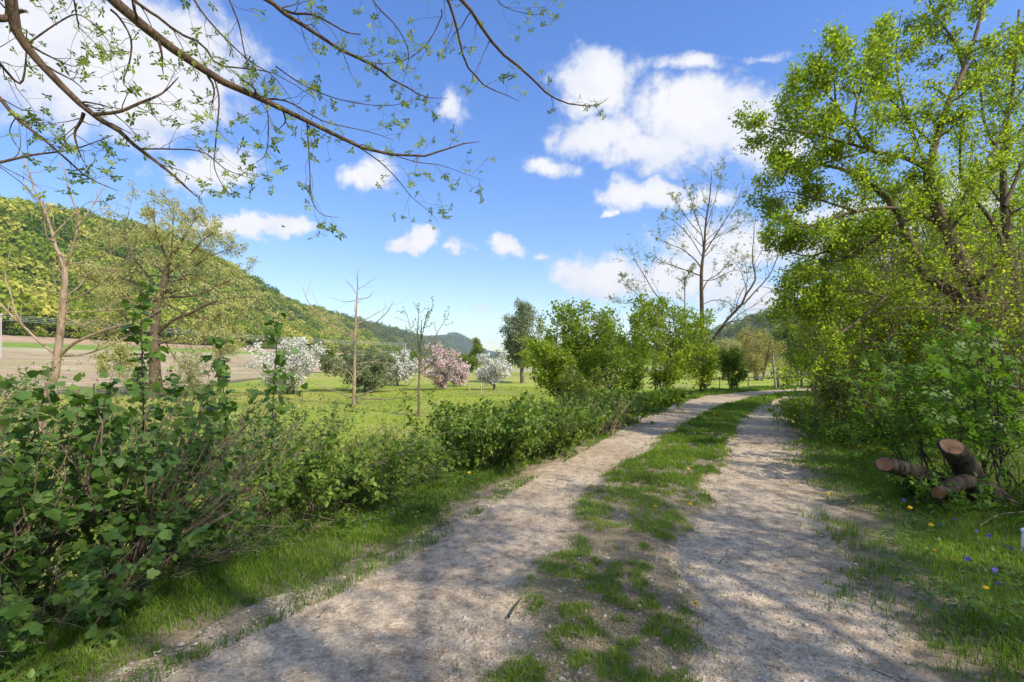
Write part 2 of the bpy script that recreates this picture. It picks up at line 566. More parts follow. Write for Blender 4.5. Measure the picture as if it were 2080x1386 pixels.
def road_mat():
    m, w = new_mat('limestone_gravel')
    g = w.n('ShaderNodeNewGeometry').outputs['Position']
    a = w.n('ShaderNodeAttribute', None, attribute_name='tint').outputs['Fac']
    nA = w.noise(g, .9, 5, .6)
    nB = w.noise(g, 9, 6, .7)
    nC = w.noise(g, 55, 4, .7)
    v1 = w.n('ShaderNodeTexVoronoi', {'Vector': g, 'Scale': 48.0, 'Randomness': 1.0}, feature='F1')
    v2 = w.n('ShaderNodeTexVoronoi', {'Vector': g, 'Scale': 110.0, 'Randomness': 1.0}, feature='F1')
    base = w.ramp(nA.outputs[0], [(.3, (.43, .33, .22)), (.5, (.53, .42, .29)), (.68, (.63, .515, .365))])
    dark = w.ramp(nB.outputs[0], [(.36, (.52, .50, .48)), (.55, (1, 1, 1)), (.75, (1.13, 1.11, 1.08))])
    col = w.mix(1.0, base, dark, 'MULTIPLY')
    st = w.n('ShaderNodeSeparateColor', {0: v1.outputs['Color']}).outputs[0]
    stn = w.ramp(st, [(0, (.74, .73, .72)), (.55, (1, 1, 1)), (1, (1.28, 1.26, 1.24))])
    col = w.mix(.8, col, stn, 'MULTIPLY')
    st2 = w.n('ShaderNodeSeparateColor', {0: v2.outputs['Color']}).outputs[1]
    stn2 = w.ramp(st2, [(0, (.78, .77, .76)), (.5, (1, 1, 1)), (1, (1.2, 1.18, 1.16))])
    col = w.mix(.8, col, stn2, 'MULTIPLY')
    # earth and moss where wheels do not run
    moss = w.m('ADD', a, w.m('MULTIPLY_ADD', nB.outputs[0], 1.1, -.55), clamp=True)
    earth = w.ramp(nC.outputs[0], [(.35, (.12, .095, .055)), (.55, (.22, .17, .11)), (.75, (.38, .31, .21))])
    col = w.mix(w.m('MULTIPLY', moss, .85), col, earth)
    hgt = w.m('SUBTRACT', w.m('MULTIPLY', nB.outputs[0], .5), w.m('ADD', w.m('MULTIPLY', v1.outputs[0], .55), w.m('MULTIPLY', v2.outputs[0], .3)))
    b = w.n('ShaderNodeBump', {'Strength': .8, 'Distance': .012, 'Height': hgt})
    p = w.n('ShaderNodeBsdfPrincipled', {'Base Color': col, 'Roughness': .92, 'Specular IOR Level': .18, 'Normal': b.outputs[0]})
    w.n('ShaderNodeOutputMaterial', {0: p.outputs[0]})
    return m


def cut_mat():
    m, w = new_mat('fresh_cut_wood')
    tc = w.n('ShaderNodeTexCoord').outputs['UV']
    at = w.n('ShaderNodeAttribute', None, attribute_name='tint').outputs['Fac']
    g = w.n('ShaderNodeTexCoord').outputs['Object']
    n = w.noise(g, 12, 5, .6)
    r = w.m('ADD', w.m('MULTIPLY', at, 60), w.m('MULTIPLY', n.outputs[0], 9))
    s = w.m('MULTIPLY', w.m('MULTIPLY_ADD', w.m('SINE', r), .5, .5), w.m('MULTIPLY_ADD', n.outputs[0], .8, .35))
    col = w.ramp(s, [(0, (.13, .058, .027)), (1, (.37, .185, .085))])
    col = w.mix(w.smooth(at, .9, .97), col, (.03, .02, .012))
    col = w.mix(w.m('MULTIPLY', w.smooth(n.outputs[0], .5, .68), .6), col, (.30, .19, .12))
    vc = w.n('ShaderNodeTexVoronoi', {'Vector': g, 'Scale': 9.0}, feature='DISTANCE_TO_EDGE').outputs[0]
    col = w.mix(w.m('SUBTRACT', .8, w.smooth(vc, .0, .035), clamp=True), col, (.035, .02, .012))
    p = w.n('ShaderNodeBsdfPrincipled', {'Base Color': col, 'Roughness': .8})
    w.n('ShaderNodeOutputMaterial', {0: p.outputs[0]})
    return m


M = {}
M['ground'] = ground_mat()
M['road'] = road_mat()
M['cut'] = cut_mat()
M['bark_dark'] = bark_mat('dark_bark', (.035, .026, .018), (.16, .12, .08), 30)
M['bark_over'] = bark_mat('ridged_brown_bark', (.03, .02, .013), (.17, .115, .07), 40, .8)
M['bark_pale'] = bark_mat('pale_weathered_bark', (.14, .095, .06), (.42, .31, .21), 9, .6)
M['bark_grey'] = bark_mat('grey_brown_bark', (.07, .055, .04), (.24, .19, .135), 9)
M['bark_lean'] = bark_mat('mottled_brown_bark', (.045, .034, .024), (.19, .14, .085), 14, .8)
M['bark_stump'] = bark_mat('stump_bark', (.010, .009, .007), (.085, .065, .045), 24, 1.0)
M['stem'] = bark_mat('brown_stem', (.09, .06, .04), (.28, .20, .14), 30)
M['stem_pale'] = bark_mat('grey_cane', (.12, .085, .06), (.32, .25, .185), 30)
M['stem_dark'] = bark_mat('dark_stem', (.03, .025, .02), (.09, .07, .05), 30)
M['l_over'] = leaf_mat('young_leaves', (.12, .17, .02), (.22, .30, .03), (.36, .42, .06), .45)
M['l_right'] = leaf_mat('fresh_spring_leaves', (.13, .215, .016), (.28, .375, .024), (.53, .58, .05), .58)
M['l_elder'] = leaf_mat('box_elder_leaves', (.06, .14, .015), (.12, .22, .025), (.20, .32, .04), .45)
M['l_currant'] = leaf_mat('currant_leaves', (.06, .13, .026), (.11, .205, .04), (.21, .32, .055), .38)
M['l_bramble'] = leaf_mat('bramble_leaves', (.08, .15, .018), (.15, .24, .028), (.28, .36, .05), .4)
M['l_willow'] = leaf_mat('pale_willow_leaves', (.38, .38, .13), (.48, .48, .17), (.58, .56, .25), .4, .6, (1.1, 1.1, .8))
M['l_yellow'] = leaf_mat('yellow_willow_leaves', (.30, .27, .08), (.42, .38, .11), (.55, .48, .17), .35, .6, (1.1, 1.1, .8))
M['l_green'] = leaf_mat('mid_green_leaves', (.10, .17, .012), (.18, .27, .018), (.30, .38, .03), .42)
M['l_bright'] = leaf_mat('bright_tree_leaves', (.14, .21, .012), (.25, .34, .02), (.40, .46, .04), .5)
M['l_deep'] = leaf_mat('olive_green_leaves', (.085, .14, .010), (.15, .21, .014), (.26, .32, .024), .38)
M['l_grey'] = leaf_mat('grey_green_leaves', (.14, .18, .07), (.21, .26, .11), (.32, .36, .19), .35, .6, (1.1, 1.1, .9))
M['l_white'] = leaf_mat('white_blossom', (.55, .54, .42), (.80, .78, .70), (.90, .88, .83), .3, .7, (1, 1, 1))
M['l_pink'] = leaf_mat('pink_blossom', (.56, .38, .36), (.78, .58, .57), (.90, .78, .75), .3, .7, (1, 1, 1))
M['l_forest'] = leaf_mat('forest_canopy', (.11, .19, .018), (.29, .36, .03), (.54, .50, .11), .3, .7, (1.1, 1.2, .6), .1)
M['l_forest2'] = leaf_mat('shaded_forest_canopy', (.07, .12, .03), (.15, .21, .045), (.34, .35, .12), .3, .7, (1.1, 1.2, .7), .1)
M['grass'] = leaf_mat('grass_blades', (.10, .17, .016), (.17, .28, .022), (.32, .41, .055), .4, .5)
M['grass_meadow'] = leaf_mat('meadow_grass_blades', (.24, .31, .045), (.33, .38, .06), (.44, .43, .11), .4, .6)
M['straw'] = leaf_mat('dry_straw', (.20, .14, .09), (.34, .26, .17), (.50, .42, .29), .2, .8, (1, 1, 1))
M['stone'] = leaf_mat('gravel_stones', (.28, .23, .17), (.42, .36, .28), (.56, .50, .41), 0, .85)
M['yellow'] = plain_mat('dandelion_yellow', (.85, .52, .01), .6, .1)
M['violet'] = plain_mat('violet_petals', (.16, .10, .55), .6, .1)
M['green_stem'] = plain_mat('flower_stem', (.10, .2, .04), .6, .1)
M['wood_pale'] = plain_mat('weathered_white_pole', (.45, .42, .38), .8, .2, 8)
M['wood_grey'] = plain_mat('grey_weathered_wood', (.32, .28, .24), .8, .3, 12)
M['wood_brown'] = plain_mat('brown_post_wood', (.13, .09, .065), .85, .3, 12)
M['black_metal'] = plain_mat('dark_gate_metal', (.03, .03, .035), .6, .2)
M['wire'] = plain_mat('pale_wire', (.6, .6, .58), .5, .05)
M['limestone'] = plain_mat('pale_rock', (.55, .53, .54), .85, .35, 3)
M['bird'] = plain_mat('dark_feathers', (.04, .045, .06), .7, .2)
M['plastic'] = plain_mat('white_marker', (.75, .76, .8), .5, .1)

# ------------------------------------------------------------------ ground sheet
def axis(lo, hi, d0, g, c=0.0):
    a = [c]; d = d0
    while a[-1] < hi: a.append(a[-1] + d); d *= g
    b = [c]; d = d0
    while b[-1] > lo: b.append(b[-1] - d); d *= g
    return np.array(b[:0:-1] + a)


def build_ground():
    xs = axis(-1500, 1500, .14, 1.022, .8)
    ys = axis(-60, 3800, .12, 1.018, 4.5)
    X, Y = np.meshgrid(xs, ys)
    Z = ground_h(X, Y)
    n = fbm(X * .35 + 4, Y * .35, 4); nb = fbm(X * .03, Y * .03, 4)
    sl = sdist(LE, X, Y); sr = -sdist(RE, X, Y)
    C = np.zeros(X.shape + (3,))
    meadow = np.array((.30, .36, .05)); meadow2 = np.array((.38, .37, .09))
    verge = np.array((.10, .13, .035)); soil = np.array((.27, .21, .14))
    k = sst(.42, .62, nb)[..., None]
    C[:] = meadow * (1 - k) + meadow2 * k
    mm = fbm(X * .11 + 20, Y * .11, 4)[..., None]; m2 = fbm(X * .5, Y * .5 + 8, 4)[..., None]
    C = C * (1 - sst(.5, .62, mm) * .45) + np.array((.14, .22, .03)) * sst(.5, .62, mm) * .45
    C = C * (1 - sst(.52, .64, m2) * .5) + np.array((.40, .34, .14)) * sst(.52, .64, m2) * .5
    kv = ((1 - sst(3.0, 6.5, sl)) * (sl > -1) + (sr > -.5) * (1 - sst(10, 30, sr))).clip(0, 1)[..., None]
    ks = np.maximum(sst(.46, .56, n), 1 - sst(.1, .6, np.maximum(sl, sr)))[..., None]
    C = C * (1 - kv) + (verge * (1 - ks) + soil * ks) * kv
    L = -X + 9 * (fbm(Y * .02, X * 0, 3) - .5)
    def put(mask, col, jit=.0):
        nonlocal C
        c = np.array(col) * (1 + jit * (fbm(X * .2, Y * .02, 3)[..., None] - .5))
        C = C * (1 - mask[..., None]) + c * mask[..., None]
    Lb = np.where(Y < 46, 50 - 12 * sst(43, 46, Y), 38 + 18 * np.clip((Y - 46) / 84, 0, 1)) + 3 * (fbm(X * .1, Y * .1, 3) - .5)
    put(sst(0, 1.5, L - Lb), (.44, .33, .21), .5)
    fr = fbm(L * 1.1, Y * .03, 3)[..., None]; mf = sst(0, 1.5, L - Lb)[..., None]
    C = C * (1 + mf * (fr - .5) * .9)
    C = C * (1 - mf * .5 * sst(.5, .62, mm)) + np.array((.30, .30, .12)) * mf * .5 * sst(.5, .62, mm)
    put(sst(-2.5, -1, L - Lb) * (1 - sst(.0, 1.5, L - Lb)), (.12, .10, .06), .8)
    put(sst(131, 135, L) * (1 - sst(146, 150, L)), (.20, .30, .05), .2)
    put(sst(122, 126, L) * (1 - sst(131, 134, L)), (.42, .38, .22), .2)
    put(sst(150, 153, L) * (1 - sst(170, 176, L)), (.45, .31, .19), .3)
    put(sst(172, 182, L), (.05, .085, .015), .3)
    # far valley floor and right hill woods
    put(sst(140, 175, X) * sst(180, 260, Y), (.045, .07, .02), .3)
    put(sst(95, 105, Y - X * .1) * (1 - sst(125, 150, Y)) * sst(55, 70, X), (.34, .27, .2), .2)
    put(sst(1500, 2200, Y), (.06, .09, .03), .3)
    put(sst(150, 160, Y) * (1 - sst(200, 230, Y)) * (1 - sst(40, 50, -X)) * (1 - sst(60, 70, X)), (.42, .36, .24), .2)
    ny, nx = X.shape
    V = np.stack([X, Y, Z], -1).reshape(-1, 3)
    i = np.arange(ny - 1)[:, None] * nx + np.arange(nx - 1)[None]
    f = np.stack([i, i + 1, i + nx + 1, i + nx], -1).reshape(-1, 4)
    o = mesh_obj('ground', M['ground'], V, [f], smooth=True, cols=C.reshape(-1, 3))
    tag(o, kind='structure')


build_ground()


def cmask(x, y):
    """1 inside the grassy strip between the wheel tracks"""
    l = np.interp(y, CL[:, 1], CL[:, 0]); r = np.interp(y, CR[:, 1], CR[:, 0])
    w = (fbm(x * 2.2, y * 2.2, 3) - .5) * .5
    d = np.minimum(x - l, r - x) + w
    return sst(-.12, .12, d) * (y < 25.5)


def road_z(x, y):
    return .02 + .035 * cmask(x, y) * (1 - sst(10, 20, y)) + .035 * (fbm(x * 1.6, y * 1.6, 4) - .5) + .012 * (fbm(x * 9, y * 9, 3) - .5)


def build_road():
    # rows along the track
    t = np.concatenate([[0], np.cumsum(np.hypot(*np.diff((LE + RE) / 2, axis=0).T))])
    s = axis(0.0, t[-1], .05, 1.011, 33.0)
    s = s[(s >= 22) & (s < t[-1])]
    lx = np.interp(s, t, LE[:, 0]); ly = np.interp(s, t, LE[:, 1])
    rx = np.interp(s, t, RE[:, 0]); ry = np.interp(s, t, RE[:, 1])
    def sm(a):
        for _ in range(12): a = np.concatenate([[a[0]], (a[:-2] + 2 * a[1:-1] + a[2:]) / 4, [a[-1]]])
        return a
    lx, ly, rx, ry = map(sm, (lx, ly, rx, ry))
    u = np.linspace(-.06, 1.06, 150)
    X = lx[:, None] * (1 - u) + rx[:, None] * u
    Y = ly[:, None] * (1 - u) + ry[:, None] * u
    edge = .14 + np.minimum(u, 1 - u)[None] * 4.0 + (fbm(X * 2.0 + 7, Y * 2.0, 4) - .5) * .35 + (fbm(X * 9 + 7, Y * 9.0, 3) - .5) * .6
    c = cmask(X, Y)
    B = base_h(X, Y)
    Z = road_z(X, Y)
    Z = Z - .065 * (1 - sst(-.25, .5, edge)) - .08 * (1 - sst(-.4, -.1, edge))
    green = np.maximum(c * .95, (1 - sst(.1, .55, edge)) * .95)
    ny, nx = X.shape
    i = np.arange(ny - 1)[:, None] * nx + np.arange(nx - 1)[None]
    f = np.stack([i, i + 1, i + nx + 1, i + nx], -1).reshape(-1, 4)
    V = np.stack([X, Y, Z], -1).reshape(-1, 3)
    tag(mesh_obj('road', M['road'], V, [f], smooth=True, tint=green.ravel()), kind='structure')


build_road()


def surf(x, y):
    """height of whatever one would step on"""
    x = np.asarray(x, float); y = np.asarray(y, float)
    g = ground_h(x, y)
    din = np.minimum(-sdist(LE, x, y), sdist(RE, x, y))
    return np.where(din > .02, np.maximum(g, road_z(x, y) - .065 * (1 - sst(.0, .5, din + .15))), g)


# ------------------------------------------------------------------ grass, weeds, gravel
def blades(rs, x, y, h, w, tintb=.5, lean=.35):
    N = len(x)
    z = surf(x, y) - .005
    a = rs.rand(N) * 2 * np.pi
    side = np.stack([np.cos(a), np.sin(a), 0 * a], 1)
    la = rs.rand(N) * 2 * np.pi
    ln = rs.rand(N) * lean
    ld = np.stack([np.cos(la) * ln, np.sin(la) * ln, np.ones(N)], 1)
    b = np.stack([x, y, z], 1)
    h = h[:, None]; w = w[:, None]
    mid = b + ld * h * .55
    out = ld.copy(); out[:, :2] *= 2.1; out[:, 2] = .82
    tip = b + out * h
    V = np.stack([b - side * w, b + side * w, mid + side * w * .8, mid - side * w * .8, tip], 1).reshape(-1, 3)
    o = np.arange(N)[:, None] * 5
    f4 = o + np.array([[0, 1, 2, 3]]); f3 = o + np.array([[3, 2, 4]])
    tn = np.clip(tintb + (rs.rand(N) - .5) * .5 + (fbm(x * .8, y * .8, 3) - .5) * 1.2, 0, 1)
    return V, [f4, f3], np.repeat(tn, 5)


def lpos(rs, n, y0, y1, w0, w1, edge, side):
    """points beside a road edge, denser near the camera"""
    y = y0 * (y1 / y0) ** rs.rand(n)
    x = np.interp(y, edge[:, 1], edge[:, 0])
    k = int(0)
    dx = np.interp(y + .2, edge[:, 1], edge[:, 0]) - x
    nx, ny = .2, -dx
    l = np.hypot(nx, ny)
    s = rs.uniform(w0, w1, n) * side
    return x + s * nx / l, y + s * ny / l


def build_grass():
    rs = RS(3)
    def sc(y): return np.maximum(1, y / 4.5)
    # left verge
    x, y = lpos(rs, 230000, 1.5, 30, -.4, 2.2, LE, -1)
    sl = sdist(LE, x, y)
    keep = rs.rand(len(x)) < sst(.38, .52, fbm(x * 1.7, y * 1.7 + 40, 3)) * .5 + .55 * (1 - sst(.9, 1.7, sl)) * sst(-.10, .16, sl + (fbm(x * 3, y * 3, 2) - .5) * .3 + (fbm(x * 9, y * 9, 2) - .5) * .3)
    keep &= rs.rand(len(x)) > .8 * sst(.8, 1.1, sl + (fbm(x * 2, y * 2, 2) - .5) * .6) * (1 - sst(4.5, 7, y))
    x, y = x[keep], y[keep]
    sl = sl[keep]
    h = rs.uniform(.03, .085, len(x)) * (1 + .9 * sst(.5, 1.6, sl)) * (0.6 + fbm(x * 1.1, y * 1.1, 2))
    h = h * (1 + 1.2 * sst(8, 20, y))
    A = blades(rs, x, y, h, .0022 * sc(y) * rs.uniform(.7, 1.5, len(x)), .35, .5)
    tag(leaf_obj('verge_grass', M['grass'], None, [A]), 'fresh green grass along the left edge of the gravel track', 'grass', kind='stuff')
    # right verge
    x, y = lpos(rs, 260000, 1.5, 28, -.55, 3.4, RE, 1)
    sr = -sdist(RE, x, y)
    keep = rs.rand(len(x)) < sst(-.3, .45, sr + (fbm(x * 2.2, y * 2.2, 3) - .5) * 1.3 + (fbm(x * 8, y * 8, 2) - .5) * .8) * (.45 + sst(.35, .6, fbm(x * 1.5, y * 1.5 + 9, 3)) * .55)
    x, y, sr = x[keep], y[keep], sr[keep]
    h = rs.uniform(.03, .10, len(x)) * (1 + .8 * sst(.8, 2, sr)) * (0.5 + fbm(x * 1.1, y * 1.1, 2)) * (1 + .6 * sst(6, 14, y))
    B = blades(rs, x, y, h, .0022 * sc(y) * rs.uniform(.7, 1.5, len(x)), .42)
    tag(leaf_obj('verge_grass', M['grass'], None, [B]), 'shaded green grass along the right edge of the track beside the stump', 'grass', kind='stuff')
    # strip between the tracks
    n = 170000
    y = 1.9 * (26 / 1.9) ** rs.rand(n)
    l = np.interp(y, CL[:, 1], CL[:, 0]); r = np.interp(y, CR[:, 1], CR[:, 0])
    x = l - .25 + (r - l + .5) * rs.rand(n)
    pat = .55 * fbm(x * 2.6 + 3, y * 2.2, 3) + .45 * fbm(x * 9 + 3, y * 8, 2)
    thr = .505 - .075 * sst(4.4, 7.5, y) - .04 * (1 - sst(2.6, 3.0, y))
    tuft = sst(thr - .02, thr + .07, pat)
    keep = (rs.rand(n) < tuft * .8 + .14 + .22 * sst(.4, .55, fbm(x * 1.5, y * 1.5 + 30, 2))) & (rs.rand(n) < cmask(x, y) + .04)
    x, y = x[keep], y[keep]
    h = rs.uniform(.022, .05, len(x)) * (1 + .8 * sst(4, 9, y)) * (.55 + .65 * tuft[keep])
    Cc = blades(rs, x, y, h, .0022 * sc(y) * rs.uniform(.7, 1.4, len(x)), .5)
    k2 = rs.rand(len(x)) < .34 * (1 - sst(6, 12, y)) + .2
    xs_, ys_ = x[k2] + rs.randn(k2.sum()) * .03, y[k2] + rs.randn(k2.sum()) * .03
    St = blades(rs, xs_, ys_, rs.uniform(.012, .035, len(xs_)), .0022 * sc(ys_) * rs.uniform(.6, 1.2, len(xs_)), .5, 2.2)
    tag(leaf_obj('dry_grass', M['straw'], None, [St]), 'dry yellowed grass blades among the green in the centre strip', 'dry grass', kind='stuff')
    tag(leaf_obj('strip_grass', M['grass'], None, [Cc]), 'patchy grass growing in the strip between the two wheel tracks', 'grass', kind='stuff')
    # bank and meadow
    n = 120000
    y = 3 * (60 / 3) ** rs.rand(n)
    x = np.interp(y, LE[:, 1], LE[:, 0]) * (y < 24) + (y >= 24) * 10 - 2.2 - rs.rand(n) ** 1.4 * y * 1.2
    k = sdist(LE, x, y) > 1.8
    x, y = x[k], y[k]
    h = rs.uniform(.04, .12, len(x))
    D = blades(rs, x, y, h, .004 * np.maximum(1, y / 5) * rs.uniform(.7, 1.5, len(x)), .5, .6)
    tag(leaf_obj('meadow_grass', M['grass_meadow'], None, [D]), 'sunlit yellow green meadow grass below the left bank', 'grass', kind='stuff')
    # tall grass on the bend
    n = 16000
    px = rs.uniform(1130, 1480, n); D_ = rs.uniform(15, 24, n)
    x = (px - 1040) / F * D_; sl = sdist(LE, x, D_)
    k = (sl > .9) & (sl < 3.5)
    x, y = x[k], D_[k]
    E = blades(rs, x, y, rs.uniform(.25, .6, len(x)), rs.uniform(.008, .016, len(x)), .25, .5)
    tag(leaf_obj('tall_grass', M['grass'], None, [E]), 'deep green tall grass on the outside of the bend under the shrubs', 'grass', kind='stuff')
    # broad-leaved weeds
    T, fs = tmpl('ovate')
    parts = []
    for edge, side, n, w1, seed in ((LE, -1, 20000, 2.4, 5), (RE, 1, 15000, 3.4, 6)):
        rs = RS(seed)
        x, y = lpos(rs, n, 2.0, 16, .1, w1, edge, side)
        k = fbm(x * 1.8 + 20 * side, y * 1.8, 3) > .47
        x, y = x[k], y[k]
        b = np.stack([x, y, surf(x, y) + rs.uniform(.0, .07, len(x))], 1)
        d = norm(np.concatenate([rs.randn(len(x), 2), rs.uniform(-.1, .7, (len(x), 1))], 1))
        nr = norm(rs.randn(len(x), 3) * .3 + np.array([0, 0, 1]))
        V, F_ = instance(T, fs, b, d, nr, rs.uniform(.02, .05, len(x)) * np.maximum(1, y / 9))
        parts.append((V, F_, np.repeat(rs.rand(len(x)) * .8, len(T))))
    tag(leaf_obj('ground_weeds', M['l_currant'], None, parts), 'low broad leaved weeds among the verge grass on both sides', 'weeds', kind='stuff')
    # dead stems and straw under the left bushes
    rs = RS(8)
    n = 9000
    x, y = lpos(rs, n, 2.2, 13, .75, 3.0, LE, -1)
    k = ((fbm(x * 1.2 + 50, y * 1.2, 3) > .44) & (rs.rand(n) < .7)) | ((y < 6.5) & (sdist(LE, x, y) < 2.2))
    x, y = x[k], y[k]; n = len(x)
    p0 = np.stack([x, y, surf(x, y) + rs.uniform(0.0, .05, n)], 1)
    a = rs.rand(n) * 6.283
    L = rs.uniform(.04, .2, n) * rs.uniform(.6, 1.8, n)
    d = np.stack([np.cos(a), np.sin(a), rs.randn(n) * .22], 1) * L[:, None]
    pts = np.stack([p0, p0 + d * .5 + rs.randn(n, 3) * .012, p0 + d], 1)
    V, F_ = tubes(pts, np.full((n, 3), 1.) * rs.uniform(.0012, .0035, n)[:, None], 3, False)
    S = (V, F_, np.repeat(rs.rand(n), 9))
    # right side litter
    x, y = lpos(rs, 5000, 3.5, 12, 1.8, 5, RE, 1)
    n = len(x)
    p0 = np.stack([x, y, surf(x, y) + rs.uniform(0.005, .12, n)], 1)
    a = rs.rand(n) * 6.283; L = rs.uniform(.06, .45, n)
    d = np.stack([np.cos(a), np.sin(a), rs.randn(n) * .25], 1) * L[:, None]
    pts = np.stack([p0, p0 + d * .5 + rs.randn(n, 3) * .02, p0 + d], 1)
    V, F_ = tubes(pts, np.full((n, 3), 1.) * rs.uniform(.0012, .0035, n)[:, None], 3, False)
    S2 = (V, F_, np.repeat(rs.rand(n), 9))
    tag(leaf_obj('dead_stems', M['straw'], None, [S, S2]), 'pale dead stems and straw littering the ground under the bushes', 'dead stems', kind='stuff')
    # gravel stones
    ico = np.array([(0, 0, 1), (.89, 0, .45), (.28, .85, .45), (-.72, .53, .45), (-.72, -.53, .45), (.28, -.85, .45),
                    (.72, .53, -.45), (-.28, .85, -.45), (-.89, 0, -.45), (-.28, -.85, -.45), (.72, -.53, -.45), (0, 0, -1)])
    fc = [(0, 1, 2), (0, 2, 3), (0, 3, 4), (0, 4, 5), (0, 5, 1), (1, 6, 2), (2, 7, 3), (3, 8, 4), (4, 9, 5), (5, 10, 1), (2, 6, 7), (3, 7, 8), (4, 8, 9), (5, 9, 10), (1, 10, 6),
          (11, 7, 6), (11, 8, 7), (11, 9, 8), (11, 10, 9), (11, 6, 10)]
    rs = RS(9)
    n = 42000
    y = 2.0 * (9 / 2.0) ** (rs.rand(n) ** 1.3)
    l = np.interp(y, LE[:, 1], LE[:, 0]); r = np.interp(y, RE[:, 1], RE[:, 0])
    x = l - .2 + (r - l + .4) * rs.rand(n)
    k = (rs.rand(n) < sst(.36, .62, fbm(x * 1.4 + 5, y * 1.4 + 8, 3)) + .12) & (np.minimum(x - l, r - x) > .12)
    x, y = x[k], y[k]; n = len(x)
    sz = .0018 + .0028 * rs.exponential(1, n); sz = np.minimum(sz, .017)
    b = np.stack([x, y, road_z(x, y) + sz * .12], 1)
    e = ico[None] * (1 + rs.uniform(-.28, .28, (n, 12, 1)))
    e = e * np.stack([rs.uniform(.8, 1.4, n), rs.uniform(.7, 1.1, n), rs.uniform(.4, .75, n)], 1)[:, None]
    a = rs.rand(n) * 6.283
    R = np.zeros((n, 3, 3)); R[:, 0, 0] = np.cos(a); R[:, 0, 1] = -np.sin(a); R[:, 1, 0] = np.sin(a); R[:, 1, 1] = np.cos(a); R[:, 2, 2] = 1
    V = b[:, None] + np.einsum('nij,nkj->nki', R, e) * sz[:, None, None]
    f = (np.array(fc)[None] + np.arange(n)[:, None, None] * 12).reshape(-1, 3)
    tag(leaf_obj('gravel', M['stone'], None, [(V.reshape(-1, 3), [f], np.repeat(rs.rand(n), 12))]), 'loose pale limestone pebbles scattered on the track', 'gravel', kind='stuff')


build_grass()

# ------------------------------------------------------------------ trees
def limb_paths(rs, limbs, D, n=16, dspread=0.0):
    """limbs: list of (points, r0, r1[, d0, d1]) ; points in photo columns/rows at distance D(+offset)"""
    ps, rd = [], []
    for L in limbs:
        pts, r0, r1 = L[:3]
        d0, d1 = (L[3], L[4]) if len(L) > 3 else (0, rs.uniform(-dspread, dspread))
        k = len(pts)
        w = []
        for i, p in enumerate(pts):
            if len(p) == 3 and isinstance(p, tuple) and p[2] is not None and abs(p[2]) < 900 and len(L) > 5:
                w.append(np.array(p, float))
            else:
                w.append(P(p[0], p[1], D + d0 + (d1 - d0) * i / (k - 1)))
        ps.append(crom(w, n))
        rd.append(np.linspace(1, 0, n) ** .8 * (r0 - r1) + r1)
    return np.array(ps), np.array(rd)


def tree_from_limbs(name, label, cat, D, trunk, limbs, bark, base_xy=None, seed=1, dspread=1.0, group=None, grown=(), leaf=None, sides=7, trunk_r=None, root=None):
    """trunk: a limb tuple; grown: list of grow() kwargs levels; leaf: (material, list of (level, per, kind, size, kwargs))"""
    rs = RS(seed)
    tp, tr = limb_paths(rs, [trunk], D, 22)
    # flare at the root
    tr[0, :3] *= np.array([1.5, 1.18, 1.05])
    loc = tuple(tp[0, 0])
    r = root or thing(name, loc, label, cat, group)
    lp, lr = limb_paths(rs, limbs, D, 16, dspread)
    levels = {0: (lp, lr)}
    src_p = np.concatenate([lp, crom(tp[0, 8:], 16)[None]]); src_r = np.concatenate([lr, crom(np.c_[tr[0, 8:], tr[0, 8:], tr[0, 8:]], 16)[:, 0][None]])
    per_limb = [[] for _ in range(len(lp) + 1)]
    for i in range(len(lp)):
        per_limb[i].append(tubes(lp[i:i + 1], lr[i:i + 1], 8))
    cur_p, cur_r = src_p, src_r
    own = np.arange(len(src_p))
    levels[0] = (cur_p, cur_r)
    for li, g in enumerate(grown):
        g = dict(g)
        np_, nr_ = grow(rs, cur_p, cur_r, **g)
        nr_ = np.maximum(nr_, g_min(li))
        own = np.repeat(own, g['K'])
        for i in range(len(per_limb)):
            m = own == i
            if m.any():
                per_limb[i].append(tubes(np_[m], nr_[m], (5, 4, 3, 3)[min(li, 3)], False))
        cur_p, cur_r = np_, nr_
        levels[li + 1] = (cur_p, cur_r)
    V, fs = join([tubes(tp, tr, 12)] + per_limb[-1])
    mesh_obj('trunk', bark, V, fs, r, smooth=True)
    for i, pl in enumerate(per_limb[:-1]):
        if pl:
            V, fs = join(pl)
            mesh_obj('branch', bark, V, fs, r, smooth=True)
    if leaf:
        mat, specs = leaf
        parts = [leaves(rs, levels[lv][0], per, kind, size, **kw) for lv, per, kind, size, kw in specs]
        leaf_obj('foliage', mat, r, parts)
    return r


GMIN = [.002]
def g_min(li): return GMIN[0]


